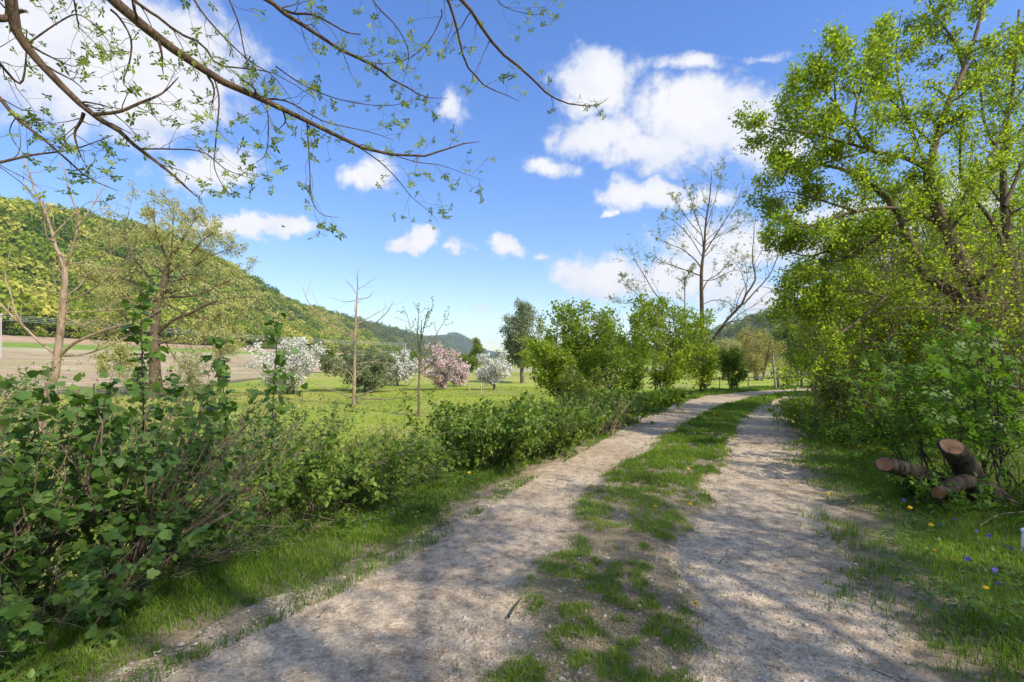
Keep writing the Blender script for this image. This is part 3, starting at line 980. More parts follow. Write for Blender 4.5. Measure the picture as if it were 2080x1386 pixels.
def crown_tree(name, label, cat, px, D, py_top, py_bot, wpx, bark, lmat, seed=1, nlimb=16, K=(7, 6), per=6, lsize=.14, kind='quad', stems=1, group=None,
               trunk_r=.12, cat_kw=None, asym=0.0, lumps=5, twig_r=.006, dpx=None, extra=None, shape=1.0):
    """tree filling an uneven crown between rows py_top and py_bot, wpx wide, at distance D"""
    rs = RS(seed)
    x0 = D * (px - 1040) / F
    g = H(x0, D)
    zt = EYE + D * (HZ - py_top) / F
    zb = EYE + D * (HZ - py_bot) / F
    zb = max(zb, g + .15)
    rx = wpx / 2 * D / F
    cz, rz = (zt + zb) / 2, (zt - zb) / 2
    r = thing(name, (x0, D, g - .05), label, cat, group)
    limbs, rad = [], []
    # lumps make the outline uneven
    lc = rs.randn(lumps, 3); lc = norm(lc); lc[:, 2] = lc[:, 2] * .8 + .15
    tparts = []
    for s in range(stems):
        sx, sy = (0, 0) if stems == 1 else (rs.uniform(-.35, .35) * rx, rs.uniform(-.3, .3) * rx)
        b = np.array([x0 + sx * .35, D + sy * .35, g - .08])
        top = np.array([x0 + sx * 1.4 + asym * rx, D + sy, cz + rz * .55])
        mid = (b + top) / 2 + rs.randn(3) * .08 * rz
        tp = crom([b, b * .7 + mid * .3 + rs.randn(3) * .02 * rz, mid, top], 14)
        tr = np.linspace(1, .22, 14) * trunk_r / math.sqrt(stems)
        tr[:2] *= (1.4, 1.12)
        tparts.append(tubes(tp[None], tr[None], 9))
        for k in range(max(3, nlimb // stems)):
            u = rs.randn(3); u /= np.linalg.norm(u)
            u[2] = u[2] * .9 + .1
            gain = .72 + .34 * max(0, max(lc @ u)) ** 2 * rs.uniform(.7, 1.1)
            c = np.array([x0 + asym * rx, D, cz])
            tgt = c + u * np.array([rx, rx * .9, rz * shape]) * gain
            q = (tgt[2] - b[2]) / max(top[2] - b[2], .1)
            tt = np.clip(.18 + .55 * q * rs.uniform(.6, .95), .12, .93)
            i = int(tt * 13)
            st = tp[i]
            md = st * .45 + tgt * .55 + np.array([0, 0, 1]) * rs.uniform(-.05, .12) * rz + rs.randn(3) * .05 * rx
            limbs.append(crom([st, md, tgt], 9))
            rad.append(np.linspace(.55, .12, 9) * tr[i])
    V, fs = join(tparts)
    mesh_obj('trunk', bark, V, fs, r, smooth=True)
    lp, lr = np.array(limbs), np.maximum(np.array(rad), twig_r)
    if extra: lp, lr = extra(lp, lr)
    parts = [tubes(lp, lr, 5, False)]
    p1, r1 = grow(rs, lp, lr, K[0], .34, (30, 75), .2, 1, 6, .16, .04, .55)
    r1 = np.maximum(r1, twig_r * .6)
    parts.append(tubes(p1, r1, 4, False))
    p2, r2 = grow(rs, p1, r1, K[1], .5, (25, 70), .15, 1, 4, .2, .03, .6)
    r2 = np.maximum(r2, twig_r * .45)
    parts.append(tubes(p2, r2, 3, False))
    V, fs = join(parts)
    mesh_obj('branches', bark, V, fs, r, smooth=True)
    kw = dict(jit=lsize * .5, flat=.35)
    kw.update(cat_kw or {})
    lv = [leaves(rs, p2, per, kind, lsize, **kw), leaves(rs, p1, max(1, per // 2), kind, lsize, **kw)]
    lv = [l for l in lv]
    if isinstance(lmat, tuple):     # blossom over leaves
        leaf_obj('blossom', M[lmat[0]], r, lv)
        leaf_obj('foliage', M[lmat[1]], r, [leaves(rs, p1, max(2, per // 2), 'quad', lsize * .9, **kw)])
    else:
        leaf_obj('foliage', M[lmat], r, lv)
    return r


def px_limb(pts, r0, r1, d0=0, d1=0):
    return (pts, r0, r1, d0, d1)

# ------------------------------------------------------------------ wooded hills
def forest(name, mat, pts, rs, label, base_r, faces):
    """pts (N,3) tree feet; each crown is a clumped dome of leaf faces"""
    T, fs = tmpl('clump')
    N = len(pts)
    R = base_r * rs.uniform(.45, 1.0, N) * rs.uniform(.8, 1.45, N)
    parts = []
    u = norm(rs.randn(N, faces, 3)); u[..., 2] = np.abs(u[..., 2]) * 1.0 - .15
    rad = (.55 + .45 * rs.rand(N, faces, 1) ** .5)
    lump = norm(rs.randn(N, 1, 3)); lump2 = norm(rs.randn(N, 1, 3))
    rad = rad * (.8 + .22 * np.clip((u * lump).sum(-1, keepdims=True), 0, 1) + .22 * np.clip((u * lump2).sum(-1, keepdims=True), 0, 1))
    c = pts[:, None] + u * rad * R[:, None, None] * np.array([1, 1, 1.15]) + np.array([0, 0, 1.0]) * R[:, None, None] * 1.0
    c = c.reshape(-1, 3)
    nr = norm(u.reshape(-1, 3) + rs.randn(len(c), 3) * .25)
    d = norm(rs.randn(len(c), 3))
    sz = np.repeat(R, faces) * rs.uniform(.12, .27, len(c))
    V, F_ = instance(T, fs, c, d, nr, sz)
    sp = np.clip(rs.beta(1.0, 1.15, N) + (fbm(pts[:, 0] * .03, pts[:, 1] * .03, 3) - .5) * 1.1, 0, 1)
    tn = np.clip(np.repeat(sp, faces) + (rs.rand(len(c)) - .5) * .12, 0, 1)
    tag(leaf_obj(name, mat, None, [(V, F_, np.repeat(tn, len(T)))]), label, 'woodland', kind='stuff')


def build_forests():
    rs = RS(21)
    # left hill: nearer part, seen tree by tree along its slope
    def scatter(n, X0, X1, y0, y1):
        x = -rs.uniform(X0, X1, n); y = y0 * (y1 / y0) ** rs.rand(n)
        vis = (x / y) > -1.22
        x, y = x[vis], y[vis]
        return np.stack([x, y, ground_h(x, y)], 1)
    p = scatter(3900, 172, 335, 150, 800)
    forest('hill_forest', M['l_forest'], p, RS(1), 'bright spring woodland covering the left hillside', 6.6, 88)
    # brushy lower margin
    x = -rs.uniform(168, 182, 700); y = rs.uniform(150, 900, 700)
    forest('wood_margin', M['l_forest'], np.stack([x, y, ground_h(x, y) - 1], 1), RS(2), 'low bushes along the foot of the left wood above the ploughed field', 2.6, 36)
    p = scatter(3600, 172, 345, 800, 3300)
    p = p[rs.rand(len(p)) < .999]
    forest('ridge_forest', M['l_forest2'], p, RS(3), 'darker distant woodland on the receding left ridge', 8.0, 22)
    # right hill
    n = 2600
    x = rs.uniform(135, 420, n); y = rs.uniform(215, 760, n)
    k = (x / y < .95)
    x, y = x[k], y[k]
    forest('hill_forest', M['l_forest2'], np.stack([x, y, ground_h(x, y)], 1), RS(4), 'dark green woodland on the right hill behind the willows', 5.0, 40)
    # valley floor hedges
    n = 420
    x = rs.uniform(-75, 210, n); y = rs.uniform(210, 420, n)
    k = (rs.rand(n) < .9) & ~((np.abs(x) < 22) & (y < 330))
    x, y = x[k], y[k]
    forest('valley_trees', M['l_forest'], np.stack([x, y, ground_h(x, y) - 1], 1), RS(5), 'mixed green tree belt crossing the valley floor far off', 3.6, 46)
    n = 700
    x = rs.uniform(-160, 500, n); y = rs.uniform(900, 1700, n)
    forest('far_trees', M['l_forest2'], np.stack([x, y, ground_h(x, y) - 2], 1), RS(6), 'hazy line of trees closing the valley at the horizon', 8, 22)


build_forests()

# ------------------------------------------------------------------ the overhanging tree, top left
def overhanging_tree():
    D = 4.3
    trunk = ([(-330, 1190), (-320, 800), (-260, 400), (-110, 80), (-30, -60), (10, -420), (-60, -900)], .22, .05, -.5, .2)
    limbs = [
        ([(-60, -250), (0, -110), (24, 0), (30, 55), (55, 97), (97, 145), (145, 194), (188, 233), (242, 266), (282, 303), (340, 345), (375, 378), (400, 400)], 0.0468, 0.0037, -.3, .5),
        ([(-20, -330), (100, -130), (230, 0), (285, 48), (339, 91), (388, 124), (436, 157), (485, 182), (539, 203), (581, 227), (630, 248), (690, 279), (751, 306), (806, 315), (872, 316), (945, 291), (975, 288)], 0.0515, 0.0025, -.3, 1.6),
        ([(120, -150), (272, 0), (315, 30), (363, 67), (412, 91), (440, 130), (500, 140), (560, 150), (640, 200)], 0.0172, 0.0025, .1, .9),
        ([(300, -200), (450, -60), (545, 0), (581, 30), (630, 60), (684, 97), (727, 118), (769, 139), (793, 160), (836, 182), (860, 197), (910, 200)], 0.0265, 0.0025, .2, 1.9),
        ([(581, 22), (600, 28), (636, 30), (672, 48), (705, 66), (733, 70)], 0.0140, 0.0050, .7, .9),
        ([(640, -250), (840, -90), (939, 0), (969, 42), (999, 85), (1030, 118), (1066, 145), (1102, 182), (1127, 200), (1163, 213), (1205, 215), (1225, 208), (1236, 198)], 0.0218, 0.0019, .6, 2.4),
        ([(700, -220), (860, -80), (909, 0), (927, 55), (945, 127), (969, 157), (987, 176), (1030, 194), (1054, 206)], 0.0172, 0.0025, .6, 2.0),
        ([(430, 150), (436, 163), (445, 200), (442, 248), (437, 303), (435, 339), (451, 375), (472, 400)], 0.0094, 0.0025, .4, .5),
        ([(622, 245), (624, 255), (627, 303), (630, 363), (633, 406), (654, 436), (688, 442)], 0.0094, 0.0022, .9, 1.0),
        ([(521, 188), (542, 218), (545, 272), (539, 315), (520, 330)], 0.0078, 0.0025, .8, .9),
        ([(380, -180), (440, -80), (466, 0), (485, 48), (497, 109), (515, 176), (560, 260)], 0.0109, 0.0019, .4, .8),
        ([(715, 290), (769, 327), (806, 363), (836, 400), (872, 430), (893, 456)], 0.0078, 0.0012, 1.2, 1.8),
        ([(188, 233), (242, 227), (285, 209), (320, 195), (339, 182), (363, 157)], 0.0172, 0.0037, 0, .3),
        ([(-120, 60), (0, 200), (36, 242), (91, 285), (139, 327), (182, 363), (240, 388)], 0.0187, 0.0025, 0, .4),
        ([(-90, 350), (0, 330), (67, 315), (151, 303), (230, 275)], 0.0156, 0.0025, 0, .4),
        ([(282, 303), (339, 303), (412, 309), (460, 345), (520, 365)], 0.0094, 0.0019, .3, .7),
        ([(225, 20), (242, 36), (266, 79), (263, 127), (250, 165), (262, 182)], 0.0101, 0.0037, 0, .1),
        ([(170, 230), (165, 245), (152, 270), (158, 300), (170, 330)], 0.0156, 0.0025, 0, .1),
        ([(330, -120), (394, 0), (440, 60), (503, 121), (560, 160), (610, 230)], 0.0109, 0.0019, .3, .9),
        ([(700, -120), (757, 0), (806, 55), (830, 110), (818, 170)], 0.0094, 0.0019, .8, 1.3),
        ([(896, 20), (896, 36), (866, 91), (818, 124), (760, 130)], 0.0078, 0.0019, 1.2, 1.4),
        ([(520, 200), (580, 205), (630, 232), (668, 250), (750, 268), (800, 285)], 0.0109, 0.0019, .8, 1.2),
        ([(806, 318), (850, 330), (896, 336), (940, 352), (985, 368)], 0.0062, 0.0012, 1.5, 1.9),
        ([(-140, -60), (-60, 60), (0, 130), (40, 170), (52, 130), (54, 60)], 0.0156, 0.0037, .1, .2),
        ([(55, 90), (120, 45), (160, 30), (200, 60), (230, 100)], 0.0078, 0.0019, 0, .2),
        ([(130, -100), (150, 0), (160, 55), (165, 60), (200, 95)], 0.0078, 0.0019, 0, .2),
        ([(990, -60), (1010, 0), (1040, 20), (1085, 30), (1100, 25)], 0.0062, 0.0019, 1.5, 1.8),
        ([(560, 135), (620, 175), (700, 205), (790, 215), (850, 200)], 0.0078, 0.0019, 1.0, 1.5),
        ([(0, -300), (-200, -500), (-500, -600), (-900, -700)], 0.0390, 0.0062, 0, -.6),
        ([(0, -350), (200, -600), (700, -900), (1300, -1000)], 0.0390, 0.0062, 0, -.8),
        ([(-60, -100), (-300, -150), (-600, -100), (-900, 0)], 0.0351, 0.0062, 0, -.5),
        ([(-80, 100), (-300, 50), (-500, 100), (-700, 150)], 0.0312, 0.0062, 0, 1.0),
    ]
    GMIN[0] = .0012
    grown = [dict(K=9, ratio=.24, ang=(30, 80), t0=.12, t1=1.0, n=7, wig=.20, up=-.05, rr=.36, Lscale=1.9),
             dict(K=2, ratio=.5, ang=(30, 75), t0=.25, t1=1.0, n=5, wig=.22, up=-.02, rr=.6)]
    leaf = (M['l_over'], [(2, 1, 'tuft', .07, dict(t0=.9, t1=1.0, jit=.01, droop=.1, flat=.5)),
                          (1, 1, 'tuft', .07, dict(t0=.94, t1=1.0, jit=.012, droop=.2, flat=.5))])
    tree_from_limbs('overhanging_tree', 'large tree at upper left reaching ridged brown branches with small leaf tufts over the track', 'tree',
                    D, trunk, limbs, M['bark_over'], seed=31, grown=grown, leaf=leaf)


overhanging_tree()


def bare_left_tree():
    GMIN[0] = .004
    trunk = ([(78, 905), (92, 820), (112, 757), (117, 716), (125, 655), (130, 604), (132, 560), (130, 540), (118, 510)], .17, .065, 0, 0)
    limbs = [
        ([(129, 545), (112, 496), (105, 469), (88, 421), (73, 394), (59, 350), (45, 320), (38, 300)], 0.065, 0.010, 0, .5),
        ([(132, 545), (146, 509), (158, 462), (158, 435), (142, 391), (132, 350), (120, 320)], 0.050, 0.008, 0, -.6),
        ([(158, 458), (183, 425), (205, 390), (220, 357)], 0.029, 0.010, -.3, .5),
        ([(98, 450), (80, 415), (50, 372), (49, 352)], 0.029, 0.010, .2, .8),
        ([(110, 475), (130, 455), (150, 436), (178, 412), (214, 410)], 0.029, 0.008, 0, .6),
        ([(110, 490), (95, 480), (90, 440), (88, 400)], 0.029, 0.010, 0, -.5),
        ([(117, 722), (98, 709), (70, 685), (47, 662), (20, 638), (0, 618), (-40, 600)], 0.058, 0.024, 0, .3),
        ([(47, 662), (30, 631), (22, 597), (10, 560), (20, 513), (30, 496)], 0.036, 0.008, .1, .5),
        ([(122, 722), (153, 696), (203, 675), (244, 662), (288, 652), (330, 625)], 0.072, 0.016, 0, -.8),
        ([(126, 724), (176, 719), (220, 703), (264, 686), (330, 690)], 0.043, 0.010, 0, .6),
        ([(132, 603), (159, 584), (172, 566), (178, 556), (203, 553), (235, 545)], 0.036, 0.010, 0, .4),
        ([(134, 614), (176, 594), (220, 564), (281, 496)], 0.036, 0.008, 0, -1),
        ([(133, 635), (190, 633), (254, 628), (300, 628)], 0.029, 0.008, 0, .6),
        ([(133, 645), (165, 660), (195, 645), (230, 615), (275, 600)], 0.029, 0.006, 0, .9),
        ([(134, 538), (180, 530), (230, 509), (262, 490)], 0.029, 0.008, 0, .5),
        ([(128, 596), (114, 580), (109, 560), (108, 540)], 0.029, 0.010, 0, -.4),
        ([(126, 598), (105, 590), (80, 572), (50, 568)], 0.022, 0.006, 0, -.5),
        ([(0, 618), (-30, 560), (-60, 520)], 0.029, 0.010, .3, .5),
        ([(20, 638), (8, 640), (-20, 650), (-60, 655)], 0.022, 0.010, .3, .5),
    ]
    tree_from_limbs('bare_tree', 'tall almost leafless tree with a pale trunk standing nearest on the left meadow', 'tree', 19.6, trunk, limbs, M['bark_pale'], seed=5,
                    grown=[dict(K=4, ratio=.3, ang=(20, 60), t0=.35, t1=1, n=7, wig=.14, up=.08, rr=.5)])


bare_left_tree()


def pale_willow():
    GMIN[0] = .012
    trunk = ([(318, 812), (314, 740), (315, 690), (317, 638), (323, 604), (336, 565), (342, 526)], .48, .17, 0, 0)
    limbs = [
        ([(341, 530), (359, 509), (376, 479), (390, 455), (398, 431)], 0.1224, 0.0320, 0, 1),
        ([(341, 530), (330, 505), (322, 486), (315, 462), (312, 425)], 0.1088, 0.0240, 0, -2),
        ([(320, 608), (288, 581), (250, 565), (220, 553), (180, 540)], 0.1360, 0.0320, 0, 1),
        ([(316, 680), (349, 652), (383, 638), (441, 611), (502, 603), (540, 612)], 0.1768, 0.0400, 0, -3),
        ([(326, 604), (390, 601), (441, 581), (475, 567), (520, 560)], 0.1224, 0.0320, 0, 2),
        ([(330, 590), (360, 570), (390, 545), (430, 520), (470, 505)], 0.1088, 0.0240, 0, 2.5),
        ([(328, 600), (300, 560), (270, 520), (255, 470), (262, 430)], 0.1224, 0.0240, 0, 2.5),
        ([(316, 650), (280, 630), (240, 600), (200, 575), (165, 560)], 0.1224, 0.0240, 0, -3),
        ([(316, 690), (270, 670), (230, 660), (180, 640)], 0.1088, 0.0240, 0, 3),
        ([(316, 700), (360, 690), (400, 690), (440, 700), (470, 720)], 0.0952, 0.0240, 0, -2),
        ([(316, 720), (270, 720), (240, 730), (205, 735)], 0.0952, 0.0240, 0, -2),
        ([(332, 575), (345, 540), (350, 490), (352, 440), (350, 415)], 0.0952, 0.0240, 0, 3),
        ([(336, 560), (375, 530), (410, 490), (440, 470)], 0.0952, 0.0240, 0, -3),
        ([(325, 610), (380, 640), (430, 650), (480, 660)], 0.0816, 0.0240, 0, 3),
        ([(322, 640), (260, 600), (230, 520), (220, 470)], 0.0816, 0.0240, 0, 4),
        ([(318, 670), (300, 700), (270, 760), (265, 790)], 0.0544, 0.0160, 0, 3),
        ([(318, 660), (350, 720), (380, 760), (390, 790)], 0.0544, 0.0160, 0, 3),
    ]
    tree_from_limbs('pale_willow', 'broad old willow with thick trunk and thin pale yellow green leaf on the left', 'tree', 43, trunk, limbs, M['bark_lean'], seed=8, dspread=3,
                    grown=[dict(K=10, ratio=.42, ang=(25, 75), t0=.25, t1=1, n=6, wig=.2, up=0.0, rr=.45),
                           dict(K=6, ratio=.5, ang=(25, 80), t0=.2, t1=1, n=5, wig=.25, up=-.08, rr=.5)],
                    leaf=(M['l_willow'], [(2, 26, 'slim', .24, dict(jit=.16, droop=.5, flat=.2)), (1, 10, 'slim', .24, dict(jit=.25, droop=.4, flat=.2))]))


pale_willow()


def bare_sapling():
    GMIN[0] = .006
    trunk = ([(719, 832), (720, 762), (721, 690), (723, 641), (726, 590), (727, 541)], .13, .008, 0, 0)
    limbs = [
        ([(720, 687), (686, 668), (647, 641), (623, 608), (615, 581)], .06, .01, 0, 1), ([(722, 684), (747, 668), (783, 638), (800, 611)], .06, .01, 0, -1),
        ([(719, 684), (692, 656), (662, 635)], .045, .01, 0, 1), ([(724, 659), (753, 644), (783, 626)], .04, .01, 0, 1),
        ([(725, 608), (747, 605), (759, 593)], .03, .008, 0, 0), ([(726, 588), (744, 578), (768, 562)], .025, .008, 0, .5),
        ([(724, 599), (714, 581), (702, 568)], .025, .008, 0, -.5), ([(722, 611), (700, 613), (671, 605)], .025, .008, 0, 1),
        ([(647, 641), (595, 638), (550, 608)], .03, .008, .7, 1), ([(722, 808), (768, 787), (786, 756), (808, 735)], .06, .01, 0, -1),
        ([(720, 811), (692, 799), (656, 787), (626, 775)], .06, .01, 0, 1), ([(721, 785), (712, 759), (690, 748), (680, 744)], .05, .01, 0, -1),
        ([(722, 808), (760, 811), (798, 811), (844, 799), (853, 784)], .05, .01, 0, -2), ([(722, 740), (760, 735), (800, 742)], .03, .008, 0, 1),
        ([(721, 770), (750, 740), (775, 728)], .03, .008, 0, 1), ([(721, 700), (690, 708), (660, 716)], .03, .008, 0, 1),
        ([(844, 799), (850, 780), (866, 760)], .025, .008, -2, -2), ([(798, 811), (820, 790), (840, 770), (845, 745)], .025, .008, -1.5, -2)]
    tree_from_limbs('bare_sapling', 'slender leafless young tree with straight trunk in front of the blossoming orchard', 'tree', 34, trunk, limbs, M['bark_pale'], seed=6,
                    grown=[dict(K=4, ratio=.35, ang=(20, 55), t0=.3, t1=1, n=5, wig=.12, up=.05, rr=.5)])
    trunk = ([(851, 852), (851, 784), (853, 732), (855, 690), (856, 650)], .075, .015, 0, 0)
    limbs = [([(853, 740), (840, 700), (832, 660), (826, 636)], .03, .008, 0, .4), ([(855, 700), (862, 660), (868, 640), (880, 624)], .03, .008, 0, -.4),
             ([(853, 730), (875, 700), (895, 665), (912, 640)], .03, .008, 0, .4), ([(853, 720), (848, 680), (850, 640), (848, 628)], .03, .008, 0, .6),
             ([(852, 745), (830, 725), (812, 718)], .03, .008, 0, .6), ([(852, 760), (875, 740), (890, 725)], .03, .008, 0, -.6),
             ([(852, 750), (860, 735), (872, 716)], .03, .008, 0, .5), ([(851, 800), (835, 812), (822, 800)], .02, .008, 0, .3), ([(851, 790), (870, 800), (885, 790)], .02, .008, 0, .3)]
    tree_from_limbs('young_tree', 'thin young tree with sparse leaves at its upper twigs right of the leafless sapling', 'tree', 27, trunk, limbs, M['bark_grey'], seed=7,
                    grown=[dict(K=6, ratio=.4, ang=(15, 50), t0=.2, t1=1, n=5, wig=.14, up=.08, rr=.5)],
                    leaf=(M['l_green'], [(1, 11, 'quad', .10, dict(jit=.04)), (0, 12, 'quad', .10, dict(jit=.08))]))


bare_sapling()


def tall_sparse_tree():
    GMIN[0] = .0042
    trunk = ([(1428, 798), (1428, 740), (1427, 680), (1425, 600), (1425, 550), (1430, 505), (1434, 450), (1442, 400), (1446, 345)], 0.1488, 0.0060, 0, 0)
    limbs = [
        ([(1429, 745), (1440, 705), (1455, 680), (1468, 663), (1480, 646), (1505, 621), (1516, 597), (1532, 575), (1534, 558), (1528, 528), (1530, 495), (1535, 435)], 0.0992, 0.0090, 0, -1),
        ([(1510, 619), (1535, 591), (1557, 567), (1573, 539), (1584, 495), (1571, 457)], 0.0434, 0.0072, -.8, 0),
        ([(1425, 594), (1439, 569), (1461, 556), (1483, 531), (1510, 520)], 0.0372, 0.0060, 0, 1),
        ([(1424, 561), (1395, 550), (1365, 539), (1343, 531), (1324, 517)], 0.0372, 0.0060, 0, 1),
        ([(1425, 545), (1409, 525), (1384, 506), (1357, 495), (1332, 482)], 0.0372, 0.0060, 0, -1),
        ([(1429, 517), (1425, 473), (1412, 438), (1404, 402), (1400, 380)], 0.0310, 0.0060, 0, 1),
        ([(1429, 517), (1450, 484), (1472, 449), (1494, 413), (1513, 369)], 0.0372, 0.0060, 0, -1),
        ([(1427, 690), (1390, 660), (1335, 602), (1313, 567), (1294, 536), (1283, 501)], 0.0434, 0.0060, 0, 1),
        ([(1427, 700), (1370, 650), (1313, 615), (1275, 616), (1256, 616)], 0.0372, 0.0060, 0, -1),
        ([(1313, 615), (1290, 595), (1270, 575), (1262, 562)], 0.0186, 0.0048, -.6, 0),
        ([(1425, 570), (1450, 568), (1490, 550), (1525, 555)], 0.0248, 0.0060, 0, 1),
        ([(1391, 580), (1391, 570), (1400, 555), (1412, 540)], 0.0310, 0.0072, 0, -.4),
        ([(1391, 690), (1391, 640), (1391, 590), (1391, 575)], 0.0310, 0.0240, 0, 0),
        ([(1432, 470), (1445, 430), (1460, 380), (1465, 350)], 0.0248, 0.0048, 0, .8), ([(1427, 480), (1400, 450), (1380, 420), (1372, 400)], 0.0248, 0.0048, 0, .8),
        ([(1425, 520), (1400, 480), (1370, 450), (1350, 440)], 0.0248, 0.0048, 0, -.8), ([(1431, 500), (1460, 480), (1500, 460), (1520, 430)], 0.0248, 0.0048, 0, .8),
        ([(1475, 655), (1520, 650), (1560, 665), (1600, 668)], 0.0248, 0.0060, 0, -1), ([(1425, 620), (1450, 610), (1480, 615), (1500, 640)], 0.0248, 0.0060, 0, 1),
        ([(1460, 690), (1490, 672), (1520, 680), (1545, 690)], 0.0310, 0.0072, 0, 1)]
    tree_from_limbs('sparse_tree', 'tall dark tree in sparse first leaf with one limb leaning right at the bend', 'tree', 27, trunk, limbs, M['bark_dark'], seed=12,
                    grown=[dict(K=10, ratio=.32, ang=(15, 55), t0=.25, t1=1, n=6, wig=.16, up=.06, rr=.36),
                           dict(K=6, ratio=.55, ang=(20, 60), t0=.3, t1=1, n=4, wig=.16, up=.05, rr=.5)],
                    leaf=(M['l_over'], [(2, 1, 'tuft', .10, dict(t0=.5, jit=.04)), (1, 2, 'tuft', .12, dict(t0=.5, jit=.04))]))


tall_sparse_tree()

GMIN[0] = .003


def right_big_trees():
    D = 9.0
    GMIN[0] = .0028
    trunk = ([(2090, 950), (2070, 860), (2040, 770), (2005, 680), (1990, 610), (1960, 550), (1925, 470), (1892, 395), (1885, 345)], 0.158, 0.077, -.6, .0)
    limbs = [
        ([(1886, 350), (1905, 270), (1930, 200), (1958, 140), (1985, 60), (2010, -40)], 0.068, 0.014, 0, .4),
        ([(1886, 348), (1870, 335), (1830, 318), (1770, 305), (1735, 260), (1700, 215), (1695, 160)], 0.050, 0.008, 0, -.8),
        ([(1770, 305), (1700, 285), (1640, 270), (1580, 262), (1530, 250)], 0.025, 0.004, -.5, -1),
        ([(1770, 305), (1700, 325), (1640, 340), (1590, 335)], .022, .003, -.4, -.2),
        ([(1740, 430), (1660, 405), (1600, 390), (1560, 400)], .022, .003, -.6, .2),
        ([(1700, 500), (1650, 520), (1600, 510), (1565, 480)], .022, .003, .6, .9),
        ([(1735, 260), (1680, 240), (1630, 205), (1600, 185)], .022, .003, -.7, .2),
        ([(1690, 545), (1650, 560), (1620, 590), (1600, 620)], .022, .003, .6, .3),
        ([(1735, 260), (1740, 210), (1760, 150), (1785, 100), (1800, 60)], .025, .004, -.6, .5),
        ([(1700, 215), (1675, 180), (1680, 140), (1700, 105)], 0.022, 0.004, -.8, -1),
        ([(1905, 455), (1860, 430), (1800, 422), (1740, 430), (1680, 445), (1620, 460), (1560, 370)], 0.036, 0.004, 0, -1),
        ([(1905, 440), (1850, 445), (1760, 500), (1680, 540), (1600, 560)], 0.029, 0.004, 0, 1),
        ([(1958, 140), (1935, 80), (1900, 30), (1880, -30)], 0.029, 0.007, .4, .8),
        ([(1945, 170), (2000, 140), (2050, 110), (2110, 80)], 0.032, 0.007, .3, 1),
        ([(1885, 350), (1840, 230), (1820, 120), (1830, 30)], 0.029, 0.006, 0, 1.2),
        ([(1900, 300), (1860, 260), (1800, 190), (1760, 120)], 0.025, 0.006, 0, .6),
        ([(2000, 660), (1940, 600), (1880, 560), (1845, 480), (1815, 420), (1760, 370), (1700, 340), (1620, 330), (1560, 320)], 0.086, 0.007, -.3, .3),
        ([(1845, 480), (1790, 470), (1730, 480), (1660, 500), (1590, 520)], 0.029, 0.004, .2, 1),
        ([(1960, 610), (1900, 560), (1850, 580), (1800, 605), (1740, 655), (1690, 690), (1650, 735), (1630, 770)], 0.036, 0.004, -.3, -1),
        ([(1800, 605), (1740, 590), (1680, 600), (1620, 620)], 0.022, 0.004, -.6, 0),
        ([(2010, 680), (1950, 640), (1900, 640), (1850, 660), (1780, 660), (1720, 640)], 0.036, 0.006, -.3, .6),
        ([(1925, 470), (1960, 400), (2000, 340), (2030, 280), (2050, 200)], 0.036, 0.007, 0, 1)]
    grown = [dict(K=11, ratio=.3, ang=(30, 80), t0=.15, t1=1, n=7, wig=.17, up=.07, rr=.42, Lscale=2.1),
             dict(K=9, ratio=.48, ang=(25, 70), t0=.15, t1=1, n=5, wig=.18, up=.02, rr=.55),
             dict(K=4, ratio=.6, ang=(25, 70), t0=.2, t1=1, n=4, wig=.18, up=-.02, rr=.6)]
    leaf = (M['l_right'], [(3, 5, 'quad', .054, dict(jit=.065, flat=.35, droop=.35, var=.45)), (2, 5, 'quad', .054, dict(jit=.075, flat=.35, droop=.35, var=.45)), (1, 4, 'quad', .054, dict(jit=.08, flat=.35, var=.45))])
    tree_from_limbs('leafy_tree', 'large leafy tree leaning left over the track from the right verge, with forked brown trunk', 'tree', D, trunk, limbs, M['bark_lean'], seed=41, grown=grown, leaf=leaf, dspread=1)
    trunk = ([(2160, 930), (2110, 800), (2075, 660), (2060, 560), (2045, 470), (2038, 380), (2040, 280), (2060, 160), (2070, 20)], 0.115, 0.021, 1.4, 1.6)
    limbs = [([(2055, 540), (2020, 460), (1985, 410), (1955, 370), (1950, 300), (1960, 240)], 0.050, 0.007, 1.4, 1.6), ([(2040, 420), (2080, 330), (2120, 260), (2150, 200)], 0.043, 0.007, 1.4, 2),
             ([(2038, 330), (2000, 250), (1990, 160), (1970, 90)], 0.036, 0.007, 1.5, 2), ([(2050, 220), (2090, 160), (2100, 100), (2120, 20)], 0.029, 0.007, 1.5, 2),
             ([(2070, 640), (2120, 560), (2170, 500), (2230, 450)], 0.043, 0.007, 1.4, 1.4), ([(2060, 560), (1990, 520), (1930, 470), (1880, 440)], 0.036, 0.007, 1.4, 2.5),
             ([(2070, 620), (2000, 600), (1940, 560), (1900, 540)], 0.029, 0.007, 1.4, 1), ([(2050, 300), (2120, 200), (2200, 120), (2260, 40)], 0.036, 0.007, 1.4, 2)]
    grown = [dict(K=11, ratio=.3, ang=(30, 80), t0=.15, t1=1, n=7, wig=.15, up=.05, rr=.42, Lscale=2.4),
             dict(K=8, ratio=.42, ang=(25, 70), t0=.15, t1=1, n=5, wig=.18, up=.02, rr=.55)]
    leaf = (M['l_right'], [(2, 15, 'quad', .058, dict(jit=.09, flat=.35, droop=.3)), (1, 14, 'quad', .058, dict(jit=.10, flat=.35))])
    tree_from_limbs('leafy_tree', 'second leafy tree at the right edge behind the leaning one, with darker upright trunk', 'tree', D, trunk, limbs, M['bark_dark'], seed=42, grown=grown, leaf=leaf, dspread=1)


right_big_trees()

CT = crown_tree
